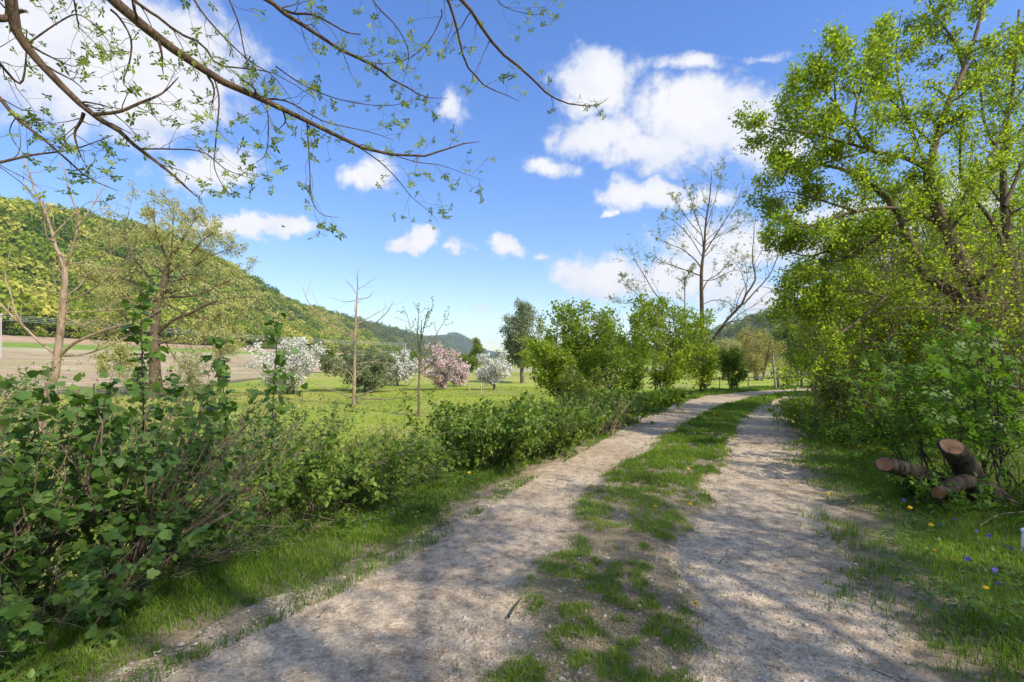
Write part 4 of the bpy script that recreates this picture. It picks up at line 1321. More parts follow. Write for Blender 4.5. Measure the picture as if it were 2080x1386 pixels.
# dense growth behind the big trees on the right
CT('thicket_tree', 'bushy green tree filling the gap left of the leaning trunks beside the track', 'tree', 1745, 14.5, 470, 790, 210, M['bark_grey'], 'l_right', 51, 20, (10, 7), 12, .075, stems=3, trunk_r=.12, twig_r=.004, cat_kw=dict(jit=.08))
CT('thicket_tree', 'bushy green tree behind the forked trunks in the middle of the right thicket', 'tree', 1900, 13.0, 380, 830, 280, M['bark_grey'], 'l_right', 52, 22, (10, 7), 12, .075, stems=3, trunk_r=.13, twig_r=.004, cat_kw=dict(jit=.08))
CT('thicket_tree', 'bushy green tree in the depth of the right thicket at the picture edge', 'tree', 2070, 12.5, 330, 850, 260, M['bark_grey'], 'l_right', 53, 22, (10, 7), 12, .075, stems=3, trunk_r=.13, twig_r=.004, cat_kw=dict(jit=.08))
CT('thicket_tree', 'background tree showing between the trunks above the right thicket', 'tree', 2000, 19, 240, 640, 300, M['bark_dark'], 'l_right', 54, 22, (9, 6), 6, .10, stems=2, trunk_r=.2, twig_r=.006, cat_kw=dict(jit=.1))
CT('thicket_tree', 'background tree behind the left part of the right thicket', 'tree', 1820, 21, 330, 760, 260, M['bark_dark'], 'l_green', 55, 22, (9, 7), 10, .12, stems=2, trunk_r=.2, twig_r=.006, cat_kw=dict(jit=.12))
CT('roadside_shrub', 'leafy shrub hanging over the far right edge of the track at the bend', 'shrub', 1668, 16.5, 640, 815, 110, M['bark_dark'], 'l_right', 56, 16, (9, 6), 10, .08, stems=4, trunk_r=.06, twig_r=.004, cat_kw=dict(jit=.08))
CT('roadside_shrub', 'leafy shrub on the right verge left of the box elder saplings', 'shrub', 1722, 11.5, 690, 850, 120, M['bark_dark'], 'l_right', 57, 16, (9, 6), 10, .06, stems=4, trunk_r=.05, twig_r=.003, cat_kw=dict(jit=.06))
CT('roadside_shrub', 'low dark shrub behind the box elder saplings on the right', 'shrub', 1850, 9.5, 640, 880, 180, M['bark_dark'], 'l_right', 58, 18, (9, 6), 10, .055, stems=5, trunk_r=.05, twig_r=.003, cat_kw=dict(jit=.05))
CT('roadside_shrub', 'shrub at the right edge under the second leafy tree', 'shrub', 2080, 8.6, 600, 900, 200, M['bark_dark'], 'l_right', 59, 18, (9, 6), 10, .055, stems=5, trunk_r=.05, twig_r=.003, cat_kw=dict(jit=.05))

# left side of the bend, from left to right
CT('green_tree', 'rounded dense green tree standing on the left bank in the middle of the view', 'tree', 1150, 26, 618, 786, 190, M['bark_dark'], 'l_bright', 61, 26, (10, 7), 9, .15, stems=3, trunk_r=.17, twig_r=.006, cat_kw=dict(jit=.12), lumps=7)
CT('green_tree', 'smaller light green tree close on the right of the rounded dense one', 'tree', 1250, 25, 668, 795, 80, M['bark_grey'], 'l_bright', 62, 12, (7, 5), 4, .13, stems=3, trunk_r=.09, twig_r=.005, cat_kw=dict(jit=.1), lumps=7)
CT('green_shrub', 'tall bright green shrub left of the sparse dark tree at the bend', 'shrub', 1345, 22.5, 585, 805, 170, M['bark_dark'], 'l_bright', 63, 20, (9, 6), 7, .13, stems=5, trunk_r=.10, twig_r=.005, cat_kw=dict(jit=.1), lumps=8)
CT('green_shrub', 'leafy shrub wrapped round the foot of the sparse dark tree', 'shrub', 1425, 24.5, 625, 795, 110, M['bark_dark'], 'l_bright', 64, 14, (9, 6), 6, .13, stems=4, trunk_r=.08, twig_r=.005, cat_kw=dict(jit=.1), lumps=8)
CT('green_shrub', 'low shrub right of the sparse dark tree near the gate', 'shrub', 1487, 26, 700, 790, 60, M['bark_dark'], 'l_green', 65, 10, (8, 6), 6, .12, stems=4, trunk_r=.05, twig_r=.005, cat_kw=dict(jit=.1))
CT('green_shrub', 'low bright shrub between the two green trees on the left bank', 'shrub', 1265, 20, 700, 815, 90, M['bark_dark'], 'l_green', 66, 12, (8, 6), 6, .10, stems=4, trunk_r=.05, twig_r=.004, cat_kw=dict(jit=.08))
CT('green_shrub', 'thin twiggy shrub at the foot of the rounded green tree', 'shrub', 1190, 19, 735, 830, 110, M['bark_grey'], 'l_deep', 67, 12, (8, 5), 3, .10, stems=5, trunk_r=.05, twig_r=.004)
# orchard
CT('blossom_tree', 'largest white blossoming fruit tree, at the left end of the orchard row', 'fruit tree', 588, 47, 688, 796, 165, M['bark_dark'], ('l_white', 'l_green'), 71, 18, (9, 7), 9, .20, trunk_r=.16, twig_r=.012, cat_kw=dict(jit=.16), lumps=9, stems=2)
CT('apple_tree', 'broad grey green apple tree with few flowers behind the leafless sapling', 'fruit tree', 738, 50, 700, 796, 184, M['bark_dark'], 'l_grey', 72, 20, (9, 7), 9, .20, trunk_r=.18, twig_r=.012, cat_kw=dict(jit=.16), stems=2)
CT('blossom_tree', 'white blossoming fruit tree half hidden behind the grey green apple tree', 'fruit tree', 808, 62, 712, 775, 89, M['bark_dark'], ('l_white', 'l_grey'), 73, 14, (8, 6), 7, .24, trunk_r=.15, twig_r=.014, cat_kw=dict(jit=.2), lumps=9)
CT('blossom_tree', 'pink blossoming fruit tree in the middle of the orchard', 'fruit tree', 897, 52, 704, 786, 91, M['bark_dark'], ('l_pink', 'l_green'), 74, 16, (9, 6), 9, .19, trunk_r=.15, twig_r=.012, cat_kw=dict(jit=.15), lumps=9, stems=2)
CT('blossom_tree', 'small low pink blossoming tree just right of the larger pink one', 'fruit tree', 934, 60, 742, 786, 51, M['bark_dark'], ('l_pink', 'l_grey'), 75, 12, (8, 6), 6, .2, trunk_r=.12, twig_r=.012, cat_kw=dict(jit=.15), lumps=9, stems=2)
CT('blossom_tree', 'white blossoming tree on a single dark trunk at the right end of the orchard row', 'fruit tree', 1003, 50, 712, 782, 78, M['bark_dark'], ('l_white', 'l_deep'), 76, 14, (9, 6), 6, .18, trunk_r=.14, twig_r=.011, cat_kw=dict(jit=.14), lumps=9)
# farther trees
CT('poplar_tree', 'tall feathery grey green tree rising behind the rounded green tree', 'tree', 1062, 70, 612, 738, 84, M['bark_grey'], 'l_grey', 77, 18, (10, 7), 10, .24, trunk_r=.35, twig_r=.02, cat_kw=dict(jit=.25), lumps=9)
CT('willow_tree', 'golden yellow willow beyond the gate at the end of the track', 'tree', 1540, 78, 664, 756, 92, M['bark_dark'], 'l_yellow', 78, 20, (10, 7), 12, .30, 'slim', trunk_r=.3, twig_r=.018, stems=3, cat_kw=dict(jit=.3, droop=.6), lumps=8)
CT('willow_tree', 'low golden green willow scrub left of the yellow willow', 'tree', 1478, 88, 690, 752, 80, M['bark_dark'], 'l_willow', 79, 16, (9, 7), 12, .32, 'slim', trunk_r=.2, twig_r=.018, stems=3, cat_kw=dict(jit=.3, droop=.6))
CT('distant_tree', 'light green tree right of the yellow willow in front of the right hill', 'tree', 1615, 90, 652, 750, 90, M['bark_dark'], 'l_green', 80, 18, (9, 7), 10, .36, trunk_r=.3, twig_r=.02, cat_kw=dict(jit=.3))
far = [(968, 150, 684, 738, 34, 'l_deep', 'narrow pointed distant tree above the pink blossom'), (1100, 120, 690, 742, 60, 'l_green', 'distant green tree left of the rounded tree trunk'),
       (905, 130, 712, 742, 50, 'l_green', 'distant round green tree behind the pink blossom'), (950, 110, 722, 752, 56, 'l_deep', 'distant dark bush between the pink and white blossom trees'),
       (1035, 170, 708, 740, 50, 'l_deep', 'distant green tree behind the thin poles'), (835, 110, 716, 756, 50, 'l_green', 'distant light bush behind the thin young tree'),
       (1290, 90, 680, 748, 90, 'l_green', 'distant green tree seen through the shrubs left of the sparse tree'), (1380, 100, 676, 748, 90, 'l_deep', 'distant dark tree behind the foot of the sparse tree'),
       (1200, 110, 690, 746, 90, 'l_deep', 'distant dark tree between the two green bank trees'), (1690, 100, 640, 752, 110, 'l_green', 'distant broad green tree glimpsed through the right thicket'),
       (1450, 130, 700, 745, 60, 'l_green', 'distant small green tree right of the sparse tree trunk'), (660, 130, 706, 742, 30, 'l_deep', 'small dark bush on the ploughed field right of the big white tree')]
for i, (px, D, a, b, wd, lm, lab) in enumerate(far):
    CT('distant_tree', lab, 'tree', px, D, a, b, wd, M['bark_dark'], lm, 90 + i, 14, (7, 6), 8, .42, trunk_r=.25, twig_r=.025, cat_kw=dict(jit=.35), group='distant trees on the valley floor')
# trees behind the photographer, which shade the near track


def off_tree(x, y, ztop, zbot, rx, seed, lab, per=6):
    """a crown tree placed directly in metres (outside the view)"""
    rs = RS(seed)
    g = H(x, y)
    cz, rz = (ztop + zbot) / 2, (ztop - zbot) / 2
    r = thing('shade_tree', (x, y, g - .05), lab, 'tree')
    b = np.array([x, y, g - .1])
    tp = crom([b, b + [0.15, .1, cz * .5], [x + .3, y, cz + rz * .5]], 12)
    tr = np.linspace(.2, .05, 12)
    V, fs = tubes(tp[None], tr[None], 9)
    mesh_obj('trunk', M['bark_dark'], V, fs, r, smooth=True)
    lp, lr = [], []
    for k in range(20):
        u = norm(rs.randn(3)); tgt = np.array([x, y, cz]) + u * [rx, rx, rz] * rs.uniform(.75, 1.1)
        i = rs.randint(4, 11)
        lp.append(crom([tp[i], (tp[i] + tgt) / 2 + [0, 0, .2], tgt], 9)); lr.append(np.linspace(.045, .01, 9))
    lp, lr = np.array(lp), np.array(lr)
    p1, r1 = grow(rs, lp, lr, 8, .36, (30, 75), .2, 1, 6, .16, .03, .5)
    p2, r2 = grow(rs, p1, r1, 5, .5, (25, 70), .2, 1, 4, .2, .02, .6)
    V, fs = join([tubes(lp, lr, 5, False), tubes(p1, r1, 4, False), tubes(p2, np.maximum(r2, .003), 3, False)])
    mesh_obj('branches', M['bark_dark'], V, fs, r, smooth=True)
    leaf_obj('foliage', M['l_right'], r, [leaves(rs, p2, per, 'quad', .085, jit=.08)])


off_tree(6.6, -1.5, 9.0, 2.2, 3.0, 121, 'leafy tree beside the track behind the photographer', 12)
off_tree(3.8, -5.2, 10.0, 3.6, 3.2, 122, 'taller leafy tree farther back along the track behind the photographer', 9)
off_tree(7.4, -4.2, 14.0, 6.5, 3.4, 124, 'tallest leafy tree behind the photographer on the right', 9)
off_tree(10.5, -2.0, 12.5, 5.0, 3.6, 123, 'tall leafy tree set back from the track behind the photographer', 9)


# ------------------------------------------------------------------ foreground bushes
def gpt(px, py):
    """the first point of the ground met along the sight line of a photo position"""
    D = 1.6 * 1.004 ** np.arange(1300)
    x = D * (px - 1040) / F
    z = EYE - D * (py - HZ) / F
    k = int(np.argmax(z <= surf(x, D)))
    return np.array([x[k], D[k], z[k]])


def bush(name, label, base, n, height, lean, spread, lmat, kind, lsize, seed, K=(7, 4), per=3, bark='stem', r0=.010, arch=0.0, group=None, rad=.12, zlo=.15, cat='shrub', shoot=.34, lkw=None):
    rs = RS(seed)
    base = np.asarray(base, float)
    r = thing(name, tuple(base), label, cat, group)
    a = rs.rand(n) * 6.283
    b = base + np.stack([np.cos(a), np.sin(a), 0 * a], 1) * (rad * rs.rand(n) ** .5)[:, None]
    b[:, 2] = surf(b[:, 0], b[:, 1]) - .03
    h = height * rs.uniform(.6, 1.08, n)
    dirs = np.stack([np.cos(a) * spread * rs.uniform(.2, 1.2, n) + lean[0], np.sin(a) * spread * rs.uniform(.2, 1.2, n) + lean[1], np.ones(n)], 1)
    m = 12
    t = np.linspace(0, 1, m)[None, :, None]
    out = dirs * np.array([1, 1, 0])
    pth = b[:, None] + h[:, None, None] * (out[:, None] * t ** 1.25 + np.array([0, 0, 1]) * (t - arch * t ** 2.2))
    w = np.cumsum(rs.randn(n, m, 3) * .016, axis=1) * height
    w[:, 0] = 0
    pth = pth + w * np.array([1, 1, .5])
    rr = np.linspace(1, .3, m)[None] * (r0 * rs.uniform(.6, 1.3, n))[:, None]
    parts = [tubes(pth, rr, 6, False)]
    p1, r1 = grow(rs, pth, rr, K[0], shoot, (25, 65), zlo, 1, 7, .13, .05, .6)
    parts.append(tubes(p1, np.maximum(r1, .0016), 4, False))
    p2, r2 = grow(rs, p1, r1, K[1], .45, (30, 70), .2, 1, 4, .15, .04, .7)
    parts.append(tubes(p2, np.maximum(r2, .0011), 3, False))
    V, fs = join(parts)
    mesh_obj('stems', M[bark], V, fs, r, smooth=True)
    kw = dict(jit=.01, droop=.25, flat=.68, t0=.3)
    kw.update(lkw or {})
    lv = [leaves(rs, p2, per, kind, lsize, **kw), leaves(rs, p1, per + 1, kind, lsize, **kw)]
    leaf_obj('foliage', M[lmat], r, lv)
    return r


GR = 'currant bushes on the left bank'
bush('currant_bush', 'dark green lobed leaf bush nearest the track at lower left', gpt(255, 1180), 26, 1.45, (.1, .15), .5, 'l_currant', 'maple', 0.056, 201, K=(6, 3), per=2, r0=.011, zlo=.04, lkw=dict(var=.5))
bush('currant_bush', 'bush with many brown canes leaning right, second from the lower left corner', gpt(430, 1095), 36, 1.95, (.35, .15), .5, 'l_currant', 'maple', 0.050, 202, K=(6, 3), per=2, r0=.011, zlo=.04, lkw=dict(var=.5))
bush('currant_bush', 'large leaved bush filling the lower left corner of the frame', gpt(0, 1255), 28, 1.4, (-.05, .15), .5, 'l_currant', 'maple', 0.066, 203, K=(6, 3), per=2, r0=.010, zlo=.04, lkw=dict(var=.5))
bush('currant_bush', 'bush at the left frame edge behind the corner bush', gpt(40, 1080), 34, 2.3, (.0, .1), .5, 'l_currant', 'maple', 0.056, 204, K=(7, 3), per=2, r0=.011, zlo=.04, lkw=dict(var=.5))
bush('currant_bush', 'bush behind the nearest currant bush, in front of the pale trunk', gpt(215, 1040), 38, 2.45, (.05, .1), .5, 'l_currant', 'maple', 0.052, 205, K=(7, 3), per=2, r0=.011, zlo=.04, lkw=dict(var=.5))
bush('currant_bush', 'bush behind the brown caned bush, below the big white blossom tree', gpt(450, 985), 36, 2.4, (.2, .1), .55, 'l_currant', 'maple', 0.052, 206, K=(7, 3), per=2, r0=.011, zlo=.04, lkw=dict(var=.5))
bush('currant_bush', 'rightmost currant bush whose tips lean over the brambles', gpt(600, 985), 34, 2.0, (.3, .1), .5, 'l_currant', 'maple', 0.052, 207, K=(7, 3), per=2, r0=.010, zlo=.04, lkw=dict(var=.5))
bush('currant_bush', 'far left bush on the lower bank beyond the corner bush', gpt(-60, 960), 40, 3.1, (.1, .1), .5, 'l_currant', 'maple', 0.060, 208, K=(7, 3), per=2, r0=.011, zlo=.04, lkw=dict(var=.5))


bush('currant_bush', 'bush in the gap between the currants and the leaning brown canes', gpt(330, 1075), 34, 2.2, (.15, .1), .5, 'l_currant', 'maple', 0.052, 209, K=(7, 3), per=2, r0=.011, zlo=.04, lkw=dict(var=.5))
bush('leaning_canes', 'bare grey brown canes fanning right from the foot of the nearest bush', gpt(300, 1160), 12, 1.25, (.75, .1), .35, 'l_currant', 'maple', .045, 213, K=(3, 2), per=1, r0=.009, bark='stem_pale', rad=.2, shoot=.3, zlo=.4)
bush('leaning_canes', 'bare grey brown canes fanning right from the brown caned bush', gpt(435, 1100), 20, 1.6, (.6, .1), .35, 'l_currant', 'maple', .045, 218, K=(3, 2), per=1, r0=.009, bark='stem_pale', rad=.2, shoot=.3, zlo=.4)
bush('leaning_canes', 'bare grey canes crossing in the lower left corner bush', gpt(60, 1200), 14, 1.4, (.7, .1), .5, 'l_currant', 'maple', .045, 220, K=(3, 2), per=1, r0=.008, bark='stem_pale', rad=.3, shoot=.3, zlo=.4)
bush('leaning_canes', 'leafless brown canes leaning right across the left bank', gpt(520, 1050), 60, 1.5, (.9, .2), .45, 'l_bramble', 'ovate', .055, 210, K=(5, 2), per=2, r0=.008, bark='stem', rad=.5, shoot=.3, zlo=.4)
bush('leaning_canes', 'grey brown canes leaning right at the foot of the right currant bush', gpt(660, 1000), 50, 1.5, (.9, .3), .45, 'l_bramble', 'ovate', .045, 219, K=(6, 3), per=1, r0=.008, bark='stem', rad=.6, shoot=.3, zlo=.3)


bush('currant_bush', 'low skirt of currant shoots at the lower left, closest to the camera', gpt(70, 1290), 22, .65, (.1, .0), .9, 'l_currant', 'maple', 0.052, 214, K=(5, 3), per=2, r0=.006, rad=.35, zlo=.03, lkw=dict(var=.5))
bush('currant_bush', 'low currant shoots between the track and the brown caned bush', gpt(385, 1135), 18, .55, (.1, .0), .9, 'l_currant', 'maple', 0.046, 215, K=(5, 3), per=2, r0=.006, rad=.35, zlo=.03, lkw=dict(var=.5))
bush('bramble', 'low bramble shoots at the left verge before the round mound', gpt(775, 1005), 26, .7, (.1, .0), .9, 'l_bramble', 'ovate', .050, 217, K=(6, 4), per=4, r0=.005, rad=.6, zlo=.03, arch=.3)


def spire(label, px, pyb, pytop, D, seed, lean=0):
    """upright single-stemmed sapling with leaves in tiers"""
    rs = RS(seed)
    x = D * (px - 1040) / F
    g = float(surf(np.array([x]), np.array([D]))[0])
    r = thing('maple_sapling', (x, D, g - .02), label, 'sapling')
    top = P(px + lean, pytop, D)
    pth = crom([[x, D, g - .03], [x + .03, D, (g + top[2]) / 2], top], 20)[None]
    rr = np.linspace(.014, .003, 20)[None]
    V, fs = tubes(pth, rr, 7, False)
    p1, r1 = grow(rs, pth, rr, 30, .11, (45, 80), .25, 1, 5, .1, .05, .5)
    V2 = tubes(p1, np.maximum(r1, .0015), 4, False)
    VV, FF = join([(V, fs), V2])
    mesh_obj('stem', M['stem_dark'], VV, FF, r, smooth=True)
    leaf_obj('foliage', M['l_currant'], r, [leaves(rs, p1, 5, 'maple', .078, jit=.015, droop=.35, flat=.7), leaves(rs, pth, 34, 'maple', .07, jit=.02, droop=.3, flat=.7, t0=.3)])


spire('tall slim leafy sapling rising above the left bushes in front of the willow', 285, 1000, 585, 4.6, 211)
spire('slim leafy sapling rising beside the big white blossom tree', 548, 950, 640, 6.0, 212, 18)
spire('short leafy sapling tip left of the big white blossom tree', 455, 950, 690, 5.2, 213, -10)

# brambles
bush('bramble', 'arching bramble with small leaves between the bushes and the round bramble mound', gpt(745, 985), 36, 1.5, (.1, .2), .9, 'l_bramble', 'ovate', .062, 221, K=(9, 4), per=5, arch=.45, r0=.007, bark='stem', shoot=.3, zlo=.1, rad=.5)
bush('bramble', 'low bramble tangle under the right currant bush', gpt(650, 1040), 30, 1.2, (.2, .2), .9, 'l_bramble', 'ovate', .055, 222, K=(8, 4), per=4, arch=.4, r0=.007, shoot=.3, zlo=.1, rad=.45)
bush('bramble', 'bramble runner bush left of the round mound', gpt(870, 955), 40, 1.6, (.0, .2), .9, 'l_bramble', 'ovate', .050, 223, K=(8, 4), per=3, arch=.45, r0=.007, shoot=.3, zlo=.1, rad=.6)
bush('bramble', 'dense rounded bramble mound in the centre of the left verge', gpt(1010, 938), 56, 1.3, (.0, .15), .75, 'l_bramble', 'ovate', .060, 224, K=(9, 4), per=5, arch=.4, r0=.007, shoot=.34, zlo=.05, rad=.7)
bush('bramble', 'right half of the bramble mound with dead canes', gpt(1085, 915), 36, 1.15, (.1, .1), .75, 'l_bramble', 'ovate', .065, 225, K=(8, 4), per=4, arch=.4, r0=.007, shoot=.34, zlo=.05, rad=.7)
bush('dry_brush', 'pale twiggy brush with few leaves right of the bramble mound', gpt(1175, 885), 60, 1.1, (.0, .1), .6, 'l_bramble', 'ovate', .06, 226, K=(6, 3), per=1, arch=.25, r0=.008, shoot=.3, rad=.8, bark='bark_pale')
bush('dry_brush', 'pale dead canes and grass below the light green tree', gpt(1225, 862), 60, 1.0, (.0, .1), .6, 'l_bramble', 'ovate', .07, 227, K=(6, 3), per=2, arch=.25, r0=.008, shoot=.3, rad=1.0, bark='bark_pale')
bush('bramble', 'leafy scrub along the bank behind the dry canes', gpt(1130, 860), 40, 1.05, (.0, .2), .8, 'l_bramble', 'ovate', .085, 228, K=(8, 4), per=3, arch=.35, r0=.008, shoot=.34, rad=1.3)
bush('bramble', 'low leafy scrub on the bank under the bright shrub', gpt(1290, 832), 36, .9, (.0, .2), .8, 'l_green', 'ovate', .10, 229, K=(8, 3), per=3, arch=.3, r0=.009, shoot=.34, rad=1.4)

# box elder saplings, right foreground
for i, (px, py, h, lean, n, lab) in enumerate([
        (1915, 1000, 1.75, (-.32, .0), 9, 'box elder sapling clump leaning left behind the stump'),
        (2000, 985, 1.9, (-.05, .0), 9, 'box elder sapling clump with dark upright stems right of the stump'),
        (1850, 955, 1.5, (-.35, .1), 9, 'box elder sapling clump behind the left cut limb of the stump'),
        (2075, 1010, 1.8, (.05, .1), 8, 'box elder sapling clump at the right frame edge'),
        (1960, 940, 1.8, (-.15, .1), 9, 'box elder sapling clump farthest back under the leaning tree')]):
    bush('box_elder_sapling', lab, gpt(px, py), n, h, lean, .3, 'l_elder', 'compound', .16, 240 + i, K=(8, 1), per=2, bark='stem_dark', r0=.011, zlo=.22, shoot=.26, rad=.18, cat='sapling', lkw=dict(flat=.75, droop=.15))
bush('roadside_weeds', 'low leafy weeds on the right verge left of the saplings', gpt(1735, 905), 40, .55, (-.1, .1), .8, 'l_elder', 'ovate', .055, 250, K=(5, 2), per=3, bark='stem_dark', r0=.004, rad=.7, cat='weeds')
bush('roadside_weeds', 'low leafy weeds at the far end of the right verge with dead sticks', gpt(1668, 868), 40, .8, (-.1, .1), .8, 'l_right', 'ovate', .06, 251, K=(5, 3), per=3, bark='stem', r0=.005, rad=.8, cat='weeds')
bush('roadside_weeds', 'leafy weeds growing between the sawn limbs of the stump', gpt(1880, 1015), 22, .3, (0, 0), .7, 'l_elder', 'ovate', .045, 253, K=(5, 2), per=3, bark='stem_dark', r0=.003, rad=.25, cat='weeds')
bush('roadside_weeds', 'leafy plants right beside the stump', gpt(2030, 1060), 26, .5, (-.1, .1), .7, 'l_elder', 'ovate', .05, 252, K=(5, 2), per=3, bark='stem_dark', r0=.004, rad=.4, cat='weeds')


def tangle(label, px0, px1, py0, py1, D0, D1, n, seed):
    """dead vines and twigs crossing in the thicket"""
    rs = RS(seed)
    st = []
    for k in range(n):
        D = rs.uniform(D0, D1)
        a = P(rs.uniform(px0, px1), rs.uniform(py0, py1), D)
        L = rs.uniform(.5, 2.2)
        d = norm(np.array([rs.randn(), rs.randn() * .6, rs.randn() * .9 + .4]))
        st.append(crom([a - d * L / 2, a + rs.randn(3) * .12, a + d * L / 2 + rs.randn(3) * .15, a + d * L + np.array([0, 0, -.2])], 9))
    g = P((px0 + px1) / 2, 900, D0)
    # rooted stalks carry the tangle
    root = thing('vine_tangle', (g[0], g[1], 0), label, 'vines')
    for k in range(n // 5):
        D = rs.uniform(D0, D1)
        q = P(rs.uniform(px0, px1), rs.uniform(py0, py1), D)
        b = np.array([q[0] + rs.randn() * .3, D, H(q[0], D) - .05])
        st.append(crom([b, (b + q) / 2 + rs.randn(3) * .12, q, q + rs.randn(3) * .3], 9))
    st = np.array(st)
    rd = np.linspace(1, .4, 9)[None] * rs.uniform(.003, .011, len(st))[:, None]
    p1, r1 = grow(rs, st, rd, 4, .4, (20, 60), .2, 1, 5, .2, 0, .5)
    V, fs = join([tubes(st, rd, 4, False), tubes(p1, np.maximum(r1, .002), 3, False)])
    mesh_obj('stems', M['stem'], V, fs, root, smooth=True)
    leaf_obj('foliage', M['l_right'], root, [leaves(rs, p1, 9, 'quad', .055, jit=.10, flat=.4)])


tangle('pale brown tangle of dead vines in the middle of the right thicket', 1700, 1960, 500, 800, 8.6, 11, 190, 261)
tangle('brown tangle of dead twigs at the right edge under the trees', 1950, 2120, 520, 800, 7.6, 9.5, 130, 262)
tangle('dead twigs low in the thicket beside the right verge', 1640, 1820, 640, 850, 10, 13, 110, 263)


# ------------------------------------------------------------------ stump
def cut_disc(c, nrm_, rad, parent, rs):
    n = 40; m = 7
    x, y, z = frames(np.array([[0.3, .1, 1.]]), np.array([nrm_], float))
    x, y, z = x[0], y[0], norm(np.array(nrm_, float))
    y = norm(np.cross(z, x)); x = np.cross(y, z)
    a = np.linspace(0, 2 * np.pi, n, endpoint=False)
    ra = rad * (1 + .05 * np.sin(2 * a + 1) + .03 * np.sin(5 * a) + rs.randn(n) * .006)
    V = [np.array(c, float)]; tn = [0]
    for k in range(1, m + 1):
        for i in range(n):
            V.append(c + (x * math.cos(a[i]) + y * math.sin(a[i])) * ra[i] * k / m); tn.append(k / m)
    V = np.array(V); fs3 = np.array([(0, 1 + i, 1 + (i + 1) % n) for i in range(n)])
    f4 = [(1 + (k - 1) * n + i, 1 + k * n + i, 1 + k * n + (i + 1) % n, 1 + (k - 1) * n + (i + 1) % n) for k in range(1, m) for i in range(n)]
    return mesh_obj('cut_face', M['cut'], V, [fs3, np.array(f4)], parent, tint=tn)


def rough_limb(pts, r0, r1, seed, endn):
    """bark-covered limb whose last ring lies in the plane of the saw cut"""
    rs = RS(seed)
    n, s = 26, 28
    p = crom(pts, n)
    rr = np.linspace(r0, r1, n)
    V, fs = tubes(p[None], rr[None], s)
    V = V.reshape(n, s, 3)
    w = 1 + .05 * (fbm(np.arange(s)[None] * .9 + seed, np.arange(n)[:, None] * .35, 3) - .5) * 4
    V = p[:, None] + (V - p[:, None]) * w[..., None]
    # skew the last rings on to the cut plane
    en = norm(np.array(endn, float)); ax = norm(p[-1] - p[-2])
    for k in range(n - 5, n):
        f = (k - (n - 6)) / 5.0
        dd = V[k] - p[k]
        sh = -(dd @ en) / (ax @ en)
        V[k] = V[k] + ax[None] * sh[:, None] * f
    return V.reshape(-1, 3), fs


def build_stump():
    rs = RS(300)
    D = 5.35
    b = P(1975, 1010, D); b[2] = float(surf(b[:1], b[1:2])[0]) - .05
    r = thing('tree_stump', tuple(b), 'dark tree stump with three sawn limbs showing orange brown cut faces on the right verge', 'tree stump')
    def W(px, py, dd): return P(px, py, D + dd)
    low = W(1985, 1012, .1); low[2] = b[2] - .02
    m1 = W(1975, 985, .1)
    # main upright limb
    n1 = np.array([-.22, -.75, .72])
    e1 = W(1933, 907, -.16)
    V, fs = rough_limb([low, m1, W(1958, 945, .0), e1], .145, .108, 1, n1)
    sb = mesh_obj('stump_base', M['bark_stump'], V, fs, r, smooth=True)
    cut_disc(e1 + norm(n1) * .003, n1, .103, sb, rs)
    # left limb
    n2 = np.array([-.72, -.62, .28]); e2 = W(1797, 943, -.25)
    V, fs = rough_limb([W(1945, 1005, .15), W(1900, 975, .08), W(1850, 957, -.1), e2], .10, .080, 2, n2)
    lb = mesh_obj('limb', M['bark_stump'], V, fs, r, smooth=True)
    cut_disc(e2 + norm(n2) * .003, n2, .077, lb, rs)
    # small limb to the front
    n3 = np.array([-.45, -.8, -.15]); e3 = W(1905, 1003, -.38)
    V, fs = rough_limb([W(1975, 975, .05), W(1945, 982, -.15), e3], .10, .062, 3, n3)
    lc = mesh_obj('limb', M['bark_stump'], V, fs, r, smooth=True)
    cut_disc(e3 + norm(n3) * .003, n3, .058, lc, rs)
    # limb lying to the right
    n4 = np.array([.9, -.2, -.1])
    V, fs = rough_limb([W(1975, 985, .08), W(2020, 1000, .0), W(2060, 1030, -.15), W(2120, 1055, -.3)], .10, .04, 4, n4)
    mesh_obj('limb', M['bark_stump'], V, fs, r, smooth=True)
    # roots flare
    V, fs = rough_limb([m1, W(1985, 1003, .05), low + np.array([.05, -.02, -.06])], .15, .24, 5, (0, 0, -1))
    mesh_obj('root_flare', M['bark_stump'], V, fs, r, smooth=True)


build_stump()


# ------------------------------------------------------------------ flowers
def dandelion_proto():
    root = thing('dandelion', (0, 0, 0), 'x', 'flower', 'dandelions along the track')
    V, F_ = [], []
    n = 16
    for ring, (rad, zz, tl) in enumerate([(.021, .0, .003), (.016, .004, .006), (.010, .007, .009)]):
        for k in range(n):
            a = 2 * math.pi * (k + ring * .5) / n
            c, s = math.cos(a), math.sin(a)
            w = .0035
            o = len(V)
            for (rr, ww, z) in ((.002, .001, .0), (rad * .8, w, tl), (rad, w * .5, tl * .8)):
                V.append((c * rr - s * ww, s * rr + c * ww, zz + z)); V.append((c * rr + s * ww, s * rr - c * ww, zz + z))
            F_ += [(o, o + 1, o + 3, o + 2), (o + 2, o + 3, o + 5, o + 4)]
    V = np.array(V) + np.array([0, 0, .07])
    mesh_obj('flower_head', M['yellow'], V, [np.array(F_)], root)
    p = crom([[0, 0, -.03], [.004, .002, .03], [0, 0, .072]], 6)[None]
    V, fs = tubes(p, np.full((1, 6), .0018), 5)
    mesh_obj('stem', M['green_stem'], V, fs, root, smooth=True)
    return root


